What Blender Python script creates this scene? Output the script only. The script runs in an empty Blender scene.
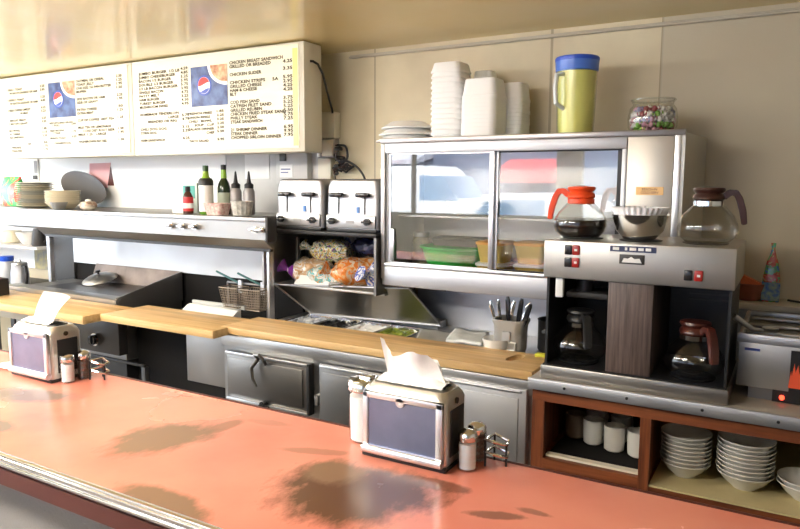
import bpy, bmesh, math, random
from mathutils import Vector, Matrix, Euler, noise
R = math.radians
PI = math.pi
random.seed(7)
scn = bpy.context.scene
col = scn.collection

# ------------------------------------------------------------------ materials
def mat(name, color, rough=.5, metal=0., spec=.5, emit=None, es=0., bump=0., bs=40., var=0., vs=6., var2=None, aniso=None, coat=0., stretch=None):
    m = bpy.data.materials.new(name); m.use_nodes = True
    nt = m.node_tree; b = nt.nodes['Principled BSDF']
    b.inputs['Base Color'].default_value = (*color, 1)
    b.inputs['Roughness'].default_value = rough
    b.inputs['Metallic'].default_value = metal
    b.inputs['Specular IOR Level'].default_value = spec
    b.inputs['Coat Weight'].default_value = coat
    if emit:
        b.inputs['Emission Color'].default_value = (*emit, 1)
        b.inputs['Emission Strength'].default_value = es
    if bump or var:
        tc = nt.nodes.new('ShaderNodeTexCoord'); mp = nt.nodes.new('ShaderNodeMapping')
        nt.links.new(tc.outputs['Object'], mp.inputs[0])
        if stretch: mp.inputs['Scale'].default_value = stretch
    if var:
        n = nt.nodes.new('ShaderNodeTexNoise'); n.inputs['Scale'].default_value = vs
        n.inputs['Detail'].default_value = 5
        nt.links.new(mp.outputs[0], n.inputs['Vector'])
        r = nt.nodes.new('ShaderNodeMix'); r.data_type = 'RGBA'
        c2 = var2 or tuple(c * (1 - var) for c in color)
        r.inputs[6].default_value = (*color, 1); r.inputs[7].default_value = (*c2, 1)
        cr = nt.nodes.new('ShaderNodeMapRange'); cr.inputs[1].default_value = .35; cr.inputs[2].default_value = .65
        nt.links.new(n.outputs[0], cr.inputs[0]); nt.links.new(cr.outputs[0], r.inputs[0])
        nt.links.new(r.outputs[2], b.inputs['Base Color'])
    if bump:
        n = nt.nodes.new('ShaderNodeTexNoise'); n.inputs['Scale'].default_value = bs
        n.inputs['Detail'].default_value = 4
        nt.links.new(mp.outputs[0], n.inputs['Vector'])
        bp = nt.nodes.new('ShaderNodeBump'); bp.inputs['Strength'].default_value = bump
        bp.inputs['Distance'].default_value = .01
        nt.links.new(n.outputs[0], bp.inputs['Height']); nt.links.new(bp.outputs[0], b.inputs['Normal'])
    return m

def steel(name, color=(.62, .62, .62), rough=.3, axis='x', bump=.06):
    st = {'x': (1, 60, 60), 'z': (60, 60, 1), 'y': (60, 1, 60)}[axis]
    m = mat(name, color, rough, 1., bump=bump, bs=6, stretch=st)
    nt = m.node_tree; b = nt.nodes['Principled BSDF']
    tc = nt.nodes.new('ShaderNodeTexCoord'); n = nt.nodes.new('ShaderNodeTexNoise')
    n.inputs['Scale'].default_value = 5; n.inputs['Detail'].default_value = 6
    mr = nt.nodes.new('ShaderNodeMapRange'); mr.inputs[3].default_value = rough * .8; mr.inputs[4].default_value = rough * 1.4
    nt.links.new(tc.outputs['Object'], n.inputs['Vector']); nt.links.new(n.outputs[0], mr.inputs[0])
    nt.links.new(mr.outputs[0], b.inputs['Roughness'])
    return m

def thin_glass(name, tint=(1, 1, 1), ior=1.5, rough=0.02):
    m = bpy.data.materials.new(name); m.use_nodes = True
    nt = m.node_tree; nt.nodes.clear()
    o = nt.nodes.new('ShaderNodeOutputMaterial'); mx = nt.nodes.new('ShaderNodeMixShader')
    t = nt.nodes.new('ShaderNodeBsdfTransparent'); t.inputs[0].default_value = (*tint, 1)
    g = nt.nodes.new('ShaderNodeBsdfGlossy'); g.inputs['Roughness'].default_value = rough
    # Schlick reflectance from the facing angle: same on both sides of the pane
    f0 = ((ior - 1) / (ior + 1)) ** 2 * 1.8
    lw = nt.nodes.new('ShaderNodeLayerWeight'); lw.inputs[0].default_value = .5
    pw = nt.nodes.new('ShaderNodeMath'); pw.operation = 'POWER'; nt.links.new(lw.outputs['Facing'], pw.inputs[0]); pw.inputs[1].default_value = 4
    f = nt.nodes.new('ShaderNodeMapRange'); nt.links.new(pw.outputs[0], f.inputs[0]); f.inputs[3].default_value = f0
    nt.links.new(f.outputs[0], mx.inputs[0]); nt.links.new(t.outputs[0], mx.inputs[1])
    nt.links.new(g.outputs[0], mx.inputs[2]); nt.links.new(mx.outputs[0], o.inputs[0])
    return m

M = {}
M['steel'] = steel('stainless', (.50, .50, .50), .36)
M['steel_v'] = steel('stainless_vertical', (.50, .50, .50), .36, 'z')
M['steel_dull'] = steel('stainless_dull', (.42, .41, .40), .38)
M['steel_soft'] = steel('stainless_soft', (.48, .49, .52), .45)
M['steel_dark'] = steel('stainless_worn', (.26, .25, .24), .35)
M['chrome'] = mat('chrome', (.8, .8, .8), .12, 1.)
M['alu'] = mat('aluminium', (.72, .73, .76), .35, 1.)
M['black'] = mat('black_enamel', (.012, .012, .013), .45)
M['black_gloss'] = mat('black_gloss', (.015, .015, .017), .2)
M['black_matte'] = mat('black_matte', (.010, .009, .009), .8, spec=.2)
M['charcoal'] = mat('charcoal', (.035, .033, .032), .5, bump=.1)
M['white'] = mat('white_plastic', (.80, .80, .78), .4)
M['foam'] = mat('foam', (.92, .92, .91), .7, bump=.05, bs=200)
M['paper'] = mat('paper', (.85, .85, .85), .8)
M['napkin'] = mat('napkin', (.88, .88, .89), .9, bump=.15, bs=120)
M['cream'] = mat('cream', (.72, .68, .56), .5)
M['ceramic'] = mat('ceramic', (.74, .73, .70), .2)
M['ceramic_tan'] = mat('ceramic_tan', (.62, .55, .40), .3)
M['ceramic_grey'] = mat('ceramic_grey', (.42, .41, .36), .35)
M['grey'] = mat('grey_plastic', (.35, .35, .35), .5)
M['glass'] = thin_glass('clear_glass')
M['glass_case'] = thin_glass('display_glass', (.97, .98, .98), 1.62)
M['glass_win'] = thin_glass('window_glass', (1, 1, 1), 1.3)
M['glass_thick'] = thin_glass('thick_glass', (.93, .96, .97), 1.6)
M['glass_pot'] = thin_glass('decanter_glass', (.93, .94, .93), 1.55)
M['coffee'] = mat('coffee', (.008, .003, .002), .3, spec=.15)
M['lemonade'] = mat('lemonade', (.85, .82, .30), .4)
M['pitcher'] = thin_glass('pitcher_plastic', (.97, .98, .92), 1.35, .25)
M['blue_lid'] = mat('blue_plastic', (.02, .09, .62), .35)
M['orange'] = mat('orange_plastic', (.85, .08, .015), .35)
M['brown'] = mat('brown_plastic', (.045, .016, .012), .3)
M['redbrown'] = mat('reddish_brown_plastic', (.075, .016, .010), .3)
M['green'] = mat('green_plastic', (.03, .48, .06), .35)
M['yellow_tub'] = mat('yellow_tub', (.72, .50, .12), .5)
M['orange_lid'] = mat('orange_lid', (.85, .38, .05), .5)
M['pink'] = mat('pink_paper', (.85, .48, .50), .8)
M['red'] = mat('red', (.55, .02, .02), .4)
M['red_switch'] = mat('red_switch', (.35, .015, .01), .3)
M['red_lamp'] = mat('red_lamp', (.5, .02, .02), .3, emit=(1, .05, .02), es=1.5)
M['salt'] = mat('salt', (.85, .85, .84), .9)
M['pepper'] = mat('pepper', (.12, .07, .05), .9, bump=.4, bs=400, var=.6, vs=400)
M['sugar'] = mat('sugar', (.86, .86, .86), .9)
M['blue_plate'] = mat('dispenser_faceplate', (.20, .23, .36), .35, .6, var=.2, vs=14)
M['text'] = mat('menu_ink', (.05, .032, .015), .8)
M['label_blue'] = mat('blue_print', (.03, .06, .25), .6)
M['teal'] = mat('teal_print', (.08, .35, .30), .6)
M['bottle_green'] = mat('bottle_green', (.10, .25, .02), .12)
M['bottle_dark'] = mat('bottle_dark', (.02, .035, .015), .12)
M['sauce'] = mat('sauce', (.08, .03, .02), .25)
M['orange_bowl'] = mat('orange_bowl', (.55, .12, .03), .5)
M['terracotta'] = mat('terracotta', (.22, .06, .03), .5)
M['sponge'] = mat('sponge', (.6, .6, .05), .9, bump=.4, bs=200)
M['copper'] = mat('copper_plate', (.55, .33, .14), .35, .8)

def wood(name, c1, c2, rough=.45, axis='x', scale=1., spec=.5, bw=0):
    m = bpy.data.materials.new(name); m.use_nodes = True
    nt = m.node_tree; b = nt.nodes['Principled BSDF']; b.inputs['Roughness'].default_value = rough
    b.inputs['Specular IOR Level'].default_value = spec
    tc = nt.nodes.new('ShaderNodeTexCoord'); mp = nt.nodes.new('ShaderNodeMapping')
    mp.inputs['Scale'].default_value = {'x': (1.2, 22, 22), 'z': (30, 30, 1.5), 'y': (22, 1.2, 22)}[axis]
    n = nt.nodes.new('ShaderNodeTexNoise'); n.inputs['Scale'].default_value = 1.6 * scale; n.inputs['Detail'].default_value = 8
    n.inputs['Roughness'].default_value = .65
    r = nt.nodes.new('ShaderNodeValToRGB')
    r.color_ramp.elements[0].position = .35; r.color_ramp.elements[1].position = .66
    r.color_ramp.elements[0].color = (*c1, 1); r.color_ramp.elements[1].color = (*c2, 1)
    nt.links.new(tc.outputs['Object'], mp.inputs[0]); nt.links.new(mp.outputs[0], n.inputs['Vector'])
    nt.links.new(n.outputs[0], r.inputs[0]); nt.links.new(r.outputs[0], b.inputs['Base Color'])
    if bw:                                            # glued staves of a butcher-block board
        sx = nt.nodes.new('ShaderNodeSeparateXYZ'); nt.links.new(tc.outputs['Object'], sx.inputs[0])
        mu = nt.nodes.new('ShaderNodeMath'); mu.operation = 'MULTIPLY'; mu.inputs[1].default_value = bw
        fl = nt.nodes.new('ShaderNodeMath'); fl.operation = 'FLOOR'
        wn = nt.nodes.new('ShaderNodeTexWhiteNoise'); wn.noise_dimensions = '1D'
        nt.links.new(sx.outputs[1], mu.inputs[0]); nt.links.new(mu.outputs[0], fl.inputs[0]); nt.links.new(fl.outputs[0], wn.inputs['W'])
        hm = nt.nodes.new('ShaderNodeHueSaturation'); mr = nt.nodes.new('ShaderNodeMapRange')
        mr.inputs[3].default_value = .82; mr.inputs[4].default_value = 1.12
        nt.links.new(wn.outputs[0], mr.inputs[0]); nt.links.new(mr.outputs[0], hm.inputs['Value'])
        nt.links.new(r.outputs[0], hm.inputs['Color']); nt.links.new(hm.outputs[0], b.inputs['Base Color'])
    return m
M['board'] = wood('cutting_board_maple', (.62, .38, .15), (.82, .57, .28), .45, bw=22)
M['cupboard'] = wood('cupboard_wood', (.09, .022, .008), (.26, .075, .025), .45)
M['cupboard_v'] = wood('cupboard_wood_upright', (.09, .022, .008), (.26, .075, .025), .45, 'z')
M['laminate'] = wood('woodgrain_laminate', (.055, .035, .03), (.15, .105, .09), .5, 'z', 2)

def red_counter():
    m = bpy.data.materials.new('worn_red_laminate'); m.use_nodes = True
    nt = m.node_tree; L = nt.links.new; N = nt.nodes.new; b = nt.nodes['Principled BSDF']
    tc = N('ShaderNodeTexCoord')
    n1 = N('ShaderNodeTexNoise'); n1.inputs['Scale'].default_value = 3; n1.inputs['Detail'].default_value = 6
    L(tc.outputs['Object'], n1.inputs['Vector'])
    r = N('ShaderNodeValToRGB'); r.color_ramp.elements[0].position = .3; r.color_ramp.elements[1].position = .7
    r.color_ramp.elements[0].color = (.64, .19, .135, 1); r.color_ramp.elements[1].color = (.75, .30, .215, 1)
    L(n1.outputs[0], r.inputs[0]); cur = r.outputs[0]
    # noise used to fray the edges of every worn patch
    nf = N('ShaderNodeTexNoise'); nf.inputs['Scale'].default_value = 30; nf.inputs['Detail'].default_value = 8; nf.inputs['Roughness'].default_value = .7
    mpf = N('ShaderNodeMapping'); mpf.inputs['Rotation'].default_value = (0, 0, R(25)); mpf.inputs['Scale'].default_value = (1, .45, 1)
    L(tc.outputs['Object'], mpf.inputs[0]); L(mpf.outputs[0], nf.inputs['Vector'])
    nb = N('ShaderNodeTexNoise'); nb.inputs['Scale'].default_value = 7; nb.inputs['Detail'].default_value = 2
    L(tc.outputs['Object'], nb.inputs['Vector'])
    def patch(cx, cy, ax, ay, rot, color, soft=.35, fray=1.1, strength=1.):
        nonlocal cur
        mp = N('ShaderNodeMapping'); mp.vector_type = 'TEXTURE'
        mp.inputs['Location'].default_value = (cx, cy, 0); mp.inputs['Rotation'].default_value = (0, 0, R(rot))
        mp.inputs['Scale'].default_value = (ax, ay, 10)
        L(tc.outputs['Object'], mp.inputs[0])
        ln = N('ShaderNodeVectorMath'); ln.operation = 'LENGTH'; L(mp.outputs[0], ln.inputs[0])
        a = N('ShaderNodeMath'); a.operation = 'MULTIPLY_ADD'; L(nf.outputs[0], a.inputs[0]); a.inputs[1].default_value = fray; L(ln.outputs['Value'], a.inputs[2])
        a2 = N('ShaderNodeMath'); a2.operation = 'MULTIPLY_ADD'; L(nb.outputs[0], a2.inputs[0]); a2.inputs[1].default_value = .9; L(a.outputs[0], a2.inputs[2])
        mr = N('ShaderNodeMapRange'); o = 1 + .5 * fray + .45
        mr.inputs[1].default_value = o + soft * .5; mr.inputs[2].default_value = o - soft * .5
        mr.inputs[3].default_value = 0; mr.inputs[4].default_value = strength
        L(a2.outputs[0], mr.inputs[0])
        mx = N('ShaderNodeMix'); mx.data_type = 'RGBA'; L(mr.outputs[0], mx.inputs[0]); L(cur, mx.inputs[6]); mx.inputs[7].default_value = (*color, 1)
        cur = mx.outputs[2]
    tan = (.24, .135, .08); dk = (.12, .052, .028); gr = (.24, .17, .14)
    patch(-1.11, .93, .075, .10, -25, tan, fray=1.5, soft=.5)
    patch(-1.05, 1.05, .02, .05, -5, tan, strength=.7)
    patch(-.875, .735, .10, .035, -5, tan, fray=1.3, soft=.5)
    patch(-.635, .93, .125, .105, 20, dk, soft=.5, fray=1.3)
    patch(-.70, .985, .05, .05, 0, tan, soft=.6, fray=1.4)
    patch(-.53, 1.03, .06, .018, 5, dk, strength=.7)
    patch(-1.63, .96, .13, .05, 25, gr, soft=.5)
    patch(-1.48, .80, .06, .03, 0, gr)
    patch(-.38, .98, .05, .012, 20, dk, strength=.7)
    patch(-.33, 1.02, .03, .01, 0, dk, strength=.6)
    patch(-.80, 1.04, .07, .015, 20, tan, strength=.5)
    patch(-.98, 1.12, .05, .015, 10, tan, strength=.35)
    patch(-.25, .85, .06, .02, 10, dk, strength=.5)
    L(cur, b.inputs['Base Color'])
    b.inputs['Roughness'].default_value = .22
    nr = N('ShaderNodeMapRange'); nr.inputs[3].default_value = .16; nr.inputs[4].default_value = .34
    L(n1.outputs[0], nr.inputs[0]); L(nr.outputs[0], b.inputs['Roughness'])
    b.inputs['Specular IOR Level'].default_value = .6
    return m
M['redtop'] = red_counter()

def wall_mat():
    m = mat('panelled_wall', (.73, .65, .46), .5, bump=.35, bs=2.2, var=.2, vs=2.2, var2=(.58, .50, .35))
    nt = m.node_tree; b = nt.nodes['Principled BSDF']; L = nt.links.new; N = nt.nodes.new
    tc = N('ShaderNodeTexCoord'); sx = N('ShaderNodeSeparateXYZ'); L(tc.outputs['Object'], sx.inputs[0])
    src = b.inputs['Base Color'].links[0].from_socket; cur = src
    # dark seams, and a greyer tone mixed in right of the third seam
    for x, w in ((-1.916, .004), (-.983, .006), (-.515, .005), (.25, .006)):
        a = N('ShaderNodeMath'); a.operation = 'SUBTRACT'; L(sx.outputs[0], a.inputs[0]); a.inputs[1].default_value = x
        c = N('ShaderNodeMath'); c.operation = 'ABSOLUTE'; L(a.outputs[0], c.inputs[0])
        d = N('ShaderNodeMath'); d.operation = 'LESS_THAN'; L(c.outputs[0], d.inputs[0]); d.inputs[1].default_value = w
        e = N('ShaderNodeMath'); e.operation = 'MULTIPLY'; L(d.outputs[0], e.inputs[0]); e.inputs[1].default_value = .55
        mx = N('ShaderNodeMix'); mx.data_type = 'RGBA'; L(e.outputs[0], mx.inputs[0]); L(cur, mx.inputs[6]); mx.inputs[7].default_value = (.16, .12, .07, 1)
        cur = mx.outputs[2]
    g = N('ShaderNodeMath'); g.operation = 'GREATER_THAN'; L(sx.outputs[0], g.inputs[0]); g.inputs[1].default_value = -.515
    e = N('ShaderNodeMath'); e.operation = 'MULTIPLY'; L(g.outputs[0], e.inputs[0]); e.inputs[1].default_value = .75
    mx = N('ShaderNodeMix'); mx.data_type = 'RGBA'; L(e.outputs[0], mx.inputs[0]); L(cur, mx.inputs[6]); mx.inputs[7].default_value = (.47, .42, .32, 1)
    L(mx.outputs[2], b.inputs['Base Color'])
    return m
M['wall'] = wall_mat()
M['ceiling'] = mat('glossy_cream_ceiling', (.80, .65, .32), .17, bump=.10, bs=1.6, var=.2, vs=1.2, var2=(.82, .71, .42))
M['whitewall'] = mat('white_wall_glare', (.90, .90, .89), .3)  # window glare on the left wall put into a whiter colour
M['greywall'] = mat('pale_grey_off_glare', (.60, .60, .59), .4, var=.15, vs=3)  # wall outside the glare painted greyer; the outlet panel uses it too
M['floor'] = mat('floor_tile', (.18, .15, .13), .5, var=.3)
M['plain'] = mat('plain_wall', (.62, .58, .50), .7)
M['counter_front'] = mat('counter_front_panel', (.27, .25, .24), .8, bump=.3, bs=150)
M['maroon'] = mat('maroon_edge', (.09, .02, .015), .4)
M['griddle'] = mat('griddle_plate', (.06, .05, .045), .28, .7, var=.5, vs=3)
M['splash_warm'] = mat('stained_guard', (.20, .155, .13), .5, .5, var=.4, vs=8)
M['menu_face'] = mat('backlit_menu_face', (.57, .53, .39), .3, emit=(1., .94, .70), es=.12)
M['menu_yellow'] = mat('menu_yellow_strip', (.70, .52, .12), .3, emit=(1., .82, .30), es=.15)
M['menu_case'] = mat('menu_case', (.70, .67, .56), .4)
M['diffuser'] = mat('fill_lamp_diffuser', (.9, .9, .9), .5, emit=(1, .94, .84), es=17)  # glow of the unseen fill lamps

# ------------------------------------------------------------------ mesh builder
class MB:
    def __init__(s): s.bm = bmesh.new()
    def box(s, x0, x1, y0, y1, z0, z1, bev=0):
        r = bmesh.ops.create_cube(s.bm, size=1)
        for v in r['verts']:
            v.co = Vector(((x0 + x1) / 2 + v.co.x * (x1 - x0), (y0 + y1) / 2 + v.co.y * (y1 - y0), (z0 + z1) / 2 + v.co.z * (z1 - z0)))
        if bev:
            es = list({e for v in r['verts'] for e in v.link_edges})
            bmesh.ops.bevel(s.bm, geom=es, offset=bev, segments=2, affect='EDGES', profile=.5)
        return s
    def poly(s, pts, f=None):
        vs = [s.bm.verts.new(p) for p in pts]; s.bm.faces.new(vs); return s
    def prism(s, pts, a, b, axis='y'):        # 2-D outline extruded along an axis
        def P(u, v, w): return {'y': (u, w, v), 'x': (w, u, v), 'z': (u, v, w)}[axis]
        A = [s.bm.verts.new(P(u, v, a)) for u, v in pts]; B = [s.bm.verts.new(P(u, v, b)) for u, v in pts]
        n = len(pts); s.bm.faces.new(A); s.bm.faces.new(B[::-1])
        for i in range(n): s.bm.faces.new((A[i], B[i], B[(i + 1) % n], A[(i + 1) % n]))
        return s
    def lathe(s, prof, c=(0, 0, 0), n=32, sx=1, sy=1, rot=None, flute=0, nf=0):
        rings = []
        for r, z in prof:
            ring = []
            for i in range(n):
                a = 2 * PI * i / n
                rr = r * (1 + (flute * math.cos(nf * a) if flute else 0))
                p = Vector((rr * math.cos(a) * sx, rr * math.sin(a) * sy, z))
                if rot: p = rot @ p
                ring.append(s.bm.verts.new(p + Vector(c)))
            rings.append(ring)
        for a, b in zip(rings, rings[1:]):
            for i in range(n): s.bm.faces.new((a[i], a[(i + 1) % n], b[(i + 1) % n], b[i]))
        if prof[0][0] > 1e-5: s.bm.faces.new(rings[0][::-1])
        if prof[-1][0] > 1e-5: s.bm.faces.new(rings[-1])
        return s
    def shell(s, prof, c=(0, 0, 0), n=32, **k):     # lathe with no caps (open profile, already doubled)
        rings = []
        for r, z in prof:
            rings.append([s.bm.verts.new(Vector((r * math.cos(2 * PI * i / n), r * math.sin(2 * PI * i / n), z)) + Vector(c)) for i in range(n)])
        for a, b in zip(rings, rings[1:]):
            for i in range(n): s.bm.faces.new((a[i], a[(i + 1) % n], b[(i + 1) % n], b[i]))
        return s
    def loft(s, lv, c=(0, 0, 0), k=5, cap0=True, cap1=True):   # rounded-rectangle levels (hw, hd, z, r[, dx, dy])
        rings = []
        for L in lv:
            hw, hd, z, r = L[:4]; dx, dy = (L[4], L[5]) if len(L) > 4 else (0, 0)
            r = min(r, hw * .999, hd * .999); ring = []
            for q, (sx, sy) in enumerate(((1, 1), (-1, 1), (-1, -1), (1, -1))):
                for j in range(k + 1):
                    a = PI / 2 * (q + j / k)
                    ring.append(s.bm.verts.new((c[0] + dx + sx * (hw - r) + r * math.cos(a), c[1] + dy + sy * (hd - r) + r * math.sin(a), c[2] + z)))
            rings.append(ring)
        n = len(rings[0])
        for a, b in zip(rings, rings[1:]):
            for i in range(n): s.bm.faces.new((a[i], a[(i + 1) % n], b[(i + 1) % n], b[i]))
        if cap0: s.bm.faces.new(rings[0][::-1])
        if cap1: s.bm.faces.new(rings[-1])
        return s
    def tube(s, pts, r, n=10, closed=False):
        pts = [Vector(p) for p in pts]; rings = []; prev = None; m = len(pts)
        for i, p in enumerate(pts):
            if closed: t = pts[(i + 1) % m] - pts[i - 1]
            else: t = pts[min(i + 1, m - 1)] - pts[max(i - 1, 0)]
            t.normalize()
            if prev is None:
                u = t.orthogonal().normalized()
            else:
                u = (prev - t * prev.dot(t)); u = u.normalized() if u.length > 1e-6 else t.orthogonal().normalized()
            prev = u; w = t.cross(u)
            rr = r[i] if isinstance(r, (list, tuple)) else r
            rings.append([s.bm.verts.new(p + u * rr * math.cos(2 * PI * j / n) + w * rr * math.sin(2 * PI * j / n)) for j in range(n)])
        for i in range(m - 1 + (1 if closed else 0)):
            a, b = rings[i], rings[(i + 1) % m]
            for j in range(n): s.bm.faces.new((a[j], a[(j + 1) % n], b[(j + 1) % n], b[j]))
        if not closed: s.bm.faces.new(rings[0][::-1]); s.bm.faces.new(rings[-1])
        return s
    def cyl(s, p0, p1, r, n=20): return s.tube([p0, p1], r, n)
    def grid(s, fn, nu, nv, th=0):            # sheet fn(u,v) -> point, optionally given thickness afterwards
        g = [[s.bm.verts.new(fn(i / nu, j / nv)) for j in range(nv + 1)] for i in range(nu + 1)]
        for i in range(nu):
            for j in range(nv): s.bm.faces.new((g[i][j], g[i + 1][j], g[i + 1][j + 1], g[i][j + 1]))
        return s
    def move(s, v, rz=0):
        mt = Matrix.Translation(v) @ Matrix.Rotation(rz, 4, 'Z')
        for x in s.bm.verts: x.co = mt @ x.co
        return s
    def noisy(s, amp, sc, seed=0):
        for v in s.bm.verts:
            n = noise.noise_vector(v.co * sc + Vector((seed, seed * 1.7, 0))); v.co += n * amp
        return s
    def build(s, name, m, parent=None, smooth=True, origin=None, th=0):
        bmesh.ops.recalc_face_normals(s.bm, faces=s.bm.faces[:])
        o3 = Vector(origin) if origin else None
        if o3:
            for v in s.bm.verts: v.co -= o3
        me = bpy.data.meshes.new(name); s.bm.to_mesh(me); s.bm.free()
        o = bpy.data.objects.new(name, me); col.objects.link(o)
        me.materials.append(M[m] if isinstance(m, str) else m)
        if smooth:
            me.polygons.foreach_set('use_smooth', [True] * len(me.polygons))
            try: me.set_sharp_from_angle(angle=R(35))
            except Exception: pass
        if th:
            md = o.modifiers.new('thickness', 'SOLIDIFY'); md.thickness = th; md.offset = 0
        if parent is not None: o.parent = parent
        if o3: o.location = o3
        return o

def tag(o, label, cat, group=None, kind=None):
    if label: o['label'] = label
    if cat: o['category'] = cat
    if group: o['group'] = group
    if kind: o['kind'] = kind
    return o
def thing(name, label, cat, loc=(0, 0, 0), rz=0, group=None):
    o = bpy.data.objects.new(name, None); col.objects.link(o); o.empty_display_size = .05
    o.location = loc; o.rotation_euler = (0, 0, R(rz)); return tag(o, label, cat, group)
def struct(name, mb, m, smooth=False):
    return tag(mb.build(name, m, smooth=smooth), None, None, kind='structure')
def dup(root, loc=None, rz=None, label=None, group=None):
    r = root.copy(); col.objects.link(r)
    if loc is not None: r.location = loc
    if rz is not None: r.rotation_euler = (0, 0, R(rz))
    if label: r['label'] = label
    if group: r['group'] = group
    for ch in list(root.children):
        c = ch.copy(); col.objects.link(c); c.parent = r
        for g in list(ch.children):
            d = g.copy(); col.objects.link(d); d.parent = c
    return r
ORD = ['topmost', 'second', 'third', 'fourth', 'fifth', 'sixth', 'seventh', 'eighth', 'ninth', 'tenth', 'eleventh', 'twelfth', 'thirteenth', 'fourteenth', 'fifteenth']

# ------------------------------------------------------------------ setting
YW = 3.05; ZC = 2.285
struct('floor', MB().box(-6.5, 2.8, -3.2, 3.2, -.05, 0), 'floor')
struct('ceiling', MB().box(-6.5, 2.8, -3.2, 3.2, ZC, ZC + .06), 'ceiling')
struct('wall_back', MB().box(-6.5, 2.8, YW, YW + .1, 0, ZC), 'wall')
struct('wall_right', MB().box(2.5, 2.6, -3.1, YW, 0, ZC), 'plain')
w = MB(); w.box(-6.4, -6.3, 2.3, YW, 0, ZC); w.box(-6.4, -6.3, -3.1, -2.0, 0, ZC); w.box(-6.4, -6.3, -2.0, 2.3, 0, .6); w.box(-6.4, -6.3, -2.0, 2.3, 2.2, ZC)
struct('wall_left', w, 'plain')
struct('window_1', MB().box(-6.36, -6.355, -2.0, 2.3, .6, 2.2), 'glass_win')
YF = -2.45
w = MB(); w.box(-6.4, 2.6, YF - .1, YF, 0, 1.22); w.box(-6.4, 2.6, YF - .1, YF, 2.2, ZC); w.box(.3, 2.6, YF - .1, YF, 1.22, 2.2)
for a, b in ((-6.4, -6.1), (-2.42, -2.12), (.3, .5), (2.3, 2.6)): w.box(a, b, YF - .1, YF, 1.22, 2.2)
w.box(-4.35, -4.3, YF - .08, YF - .03, 1.22, 2.2)
struct('wall_front', w, 'plain')
for i, (a, b) in enumerate(((-6.1, -2.42), (-2.12, .3))):
    struct('window_%d' % (i + 2), MB().box(a, b, YF - .06, YF - .055, 1.22, 2.2), 'glass_win')
# painted moulding where the ceiling meets the wall
w = MB(); w.box(-2.06, 2.5, YW - .02, YW, 2.246, 2.262, .004); w.cyl((-2.06, YW - .022, 2.25), (2.5, YW - .022, 2.25), .005)
struct('trim_1', w, mat('trim_grey', (.50, .46, .38), .4))
struct('trim_2', MB().box(-6.3, -2.955, YW - .02, YW, .95, 1.80), 'whitewall')
struct('trim_3', MB().box(-2.95, -2.20, YW - .02, YW, .95, 1.80), 'greywall')

# ------------------------------------------------------------------ red customer counter
t = thing('customer_counter', 'worn coral red counter top with ribbed metal edge, in the foreground', 'counter', (-.8, .95, 0))
def W(mb, root):                 # world-space mesh under a root without rotation
    v = -Vector(root.location)
    for x in mb.bm.verts: x.co += v
    return mb
def wpart(name, mb, m, root, parent=None, **k):
    W(mb, root); return mb.build(name, m, parent or root, **k)
ct = MB().box(-3.4, 1.3, .725, 1.185, 1.04, 1.07).build('counter_top', 'redtop', None, smooth=False); ct.parent = t; ct.location = -Vector(t.location)
e = MB(); e.box(-3.4, 1.3, .712, .724, 1.046, 1.072, .003); e.box(-3.4, 1.3, .709, .724, 1.060, 1.0665, .002); e.box(-3.4, 1.3, .709, .724, 1.049, 1.0555, .002)
wpart('metal_edge', e, 'chrome', t)
e = MB().box(-3.4, 1.3, 1.186, 1.196, 1.042, 1.071, .003); wpart('back_edge', e, 'maroon', t)
wpart('edge_board', MB().box(-3.4, 1.3, .718, .745, 1.005, 1.039), 'maroon', t)
wpart('front_panel', MB().box(-3.4, 1.3, .80, .83, 0, 1.039), 'counter_front', t)
wpart('back_panel', MB().box(-3.4, 1.3, 1.12, 1.14, 0, 1.039), 'counter_front', t)

# ------------------------------------------------------------------ prep table (refrigerated) with cutting boards
t = thing('prep_table', 'stainless refrigerated sandwich prep table with three doors behind the counter', 'prep table', (-1.5, 2.6, 0))
b = MB(); b.box(-2.28, -.765, 2.30, 2.98, .12, .868); b.box(-2.283, -.762, 2.283, 2.31, .845, .899, .003)
b.box(-2.28, -.765, 2.54, 2.57, .86, .897); b.box(-2.28, -2.22, 2.57, 3.0, .86, .897); b.box(-1.46, -.765, 2.57, 3.0, .86, .897); b.box(-2.22, -1.46, 2.9, 3.0, .86, .93)
wpart('body', b, 'steel', t)
wpart('backsplash', MB().box(-1.63, -.745, 3.004, 3.02, .87, 1.134), steel('backsplash_steel', (.62, .64, .70), .5), t)
wpart('toe_kick', MB().box(-2.25, -.8, 2.36, 2.9, 0, .12), 'black_matte', t)
def door(x0, x1, m, t, z1=.832, z0=.42, y=2.298):
    d = MB(); d.box(x0, x1, y - .028, y, z0, z1, .004); d.box(x0 + .02, x1 - .03, y - .032, y - .02, z0 + .03, z1 - .035, .003)
    dd = wpart('door', d, m, t)
    s_ = MB().box(x0 + .005, x1 - .02, y - .036, y - .026, z1 - .014, z1 - .006, .002)
    return dd, s_
specs = [(-2.235, -1.765, 'steel_dark', .828), (-1.705, -1.20, 'steel_dark', .838), (-1.15, -.785, 'steel_soft', .868)]
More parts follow.
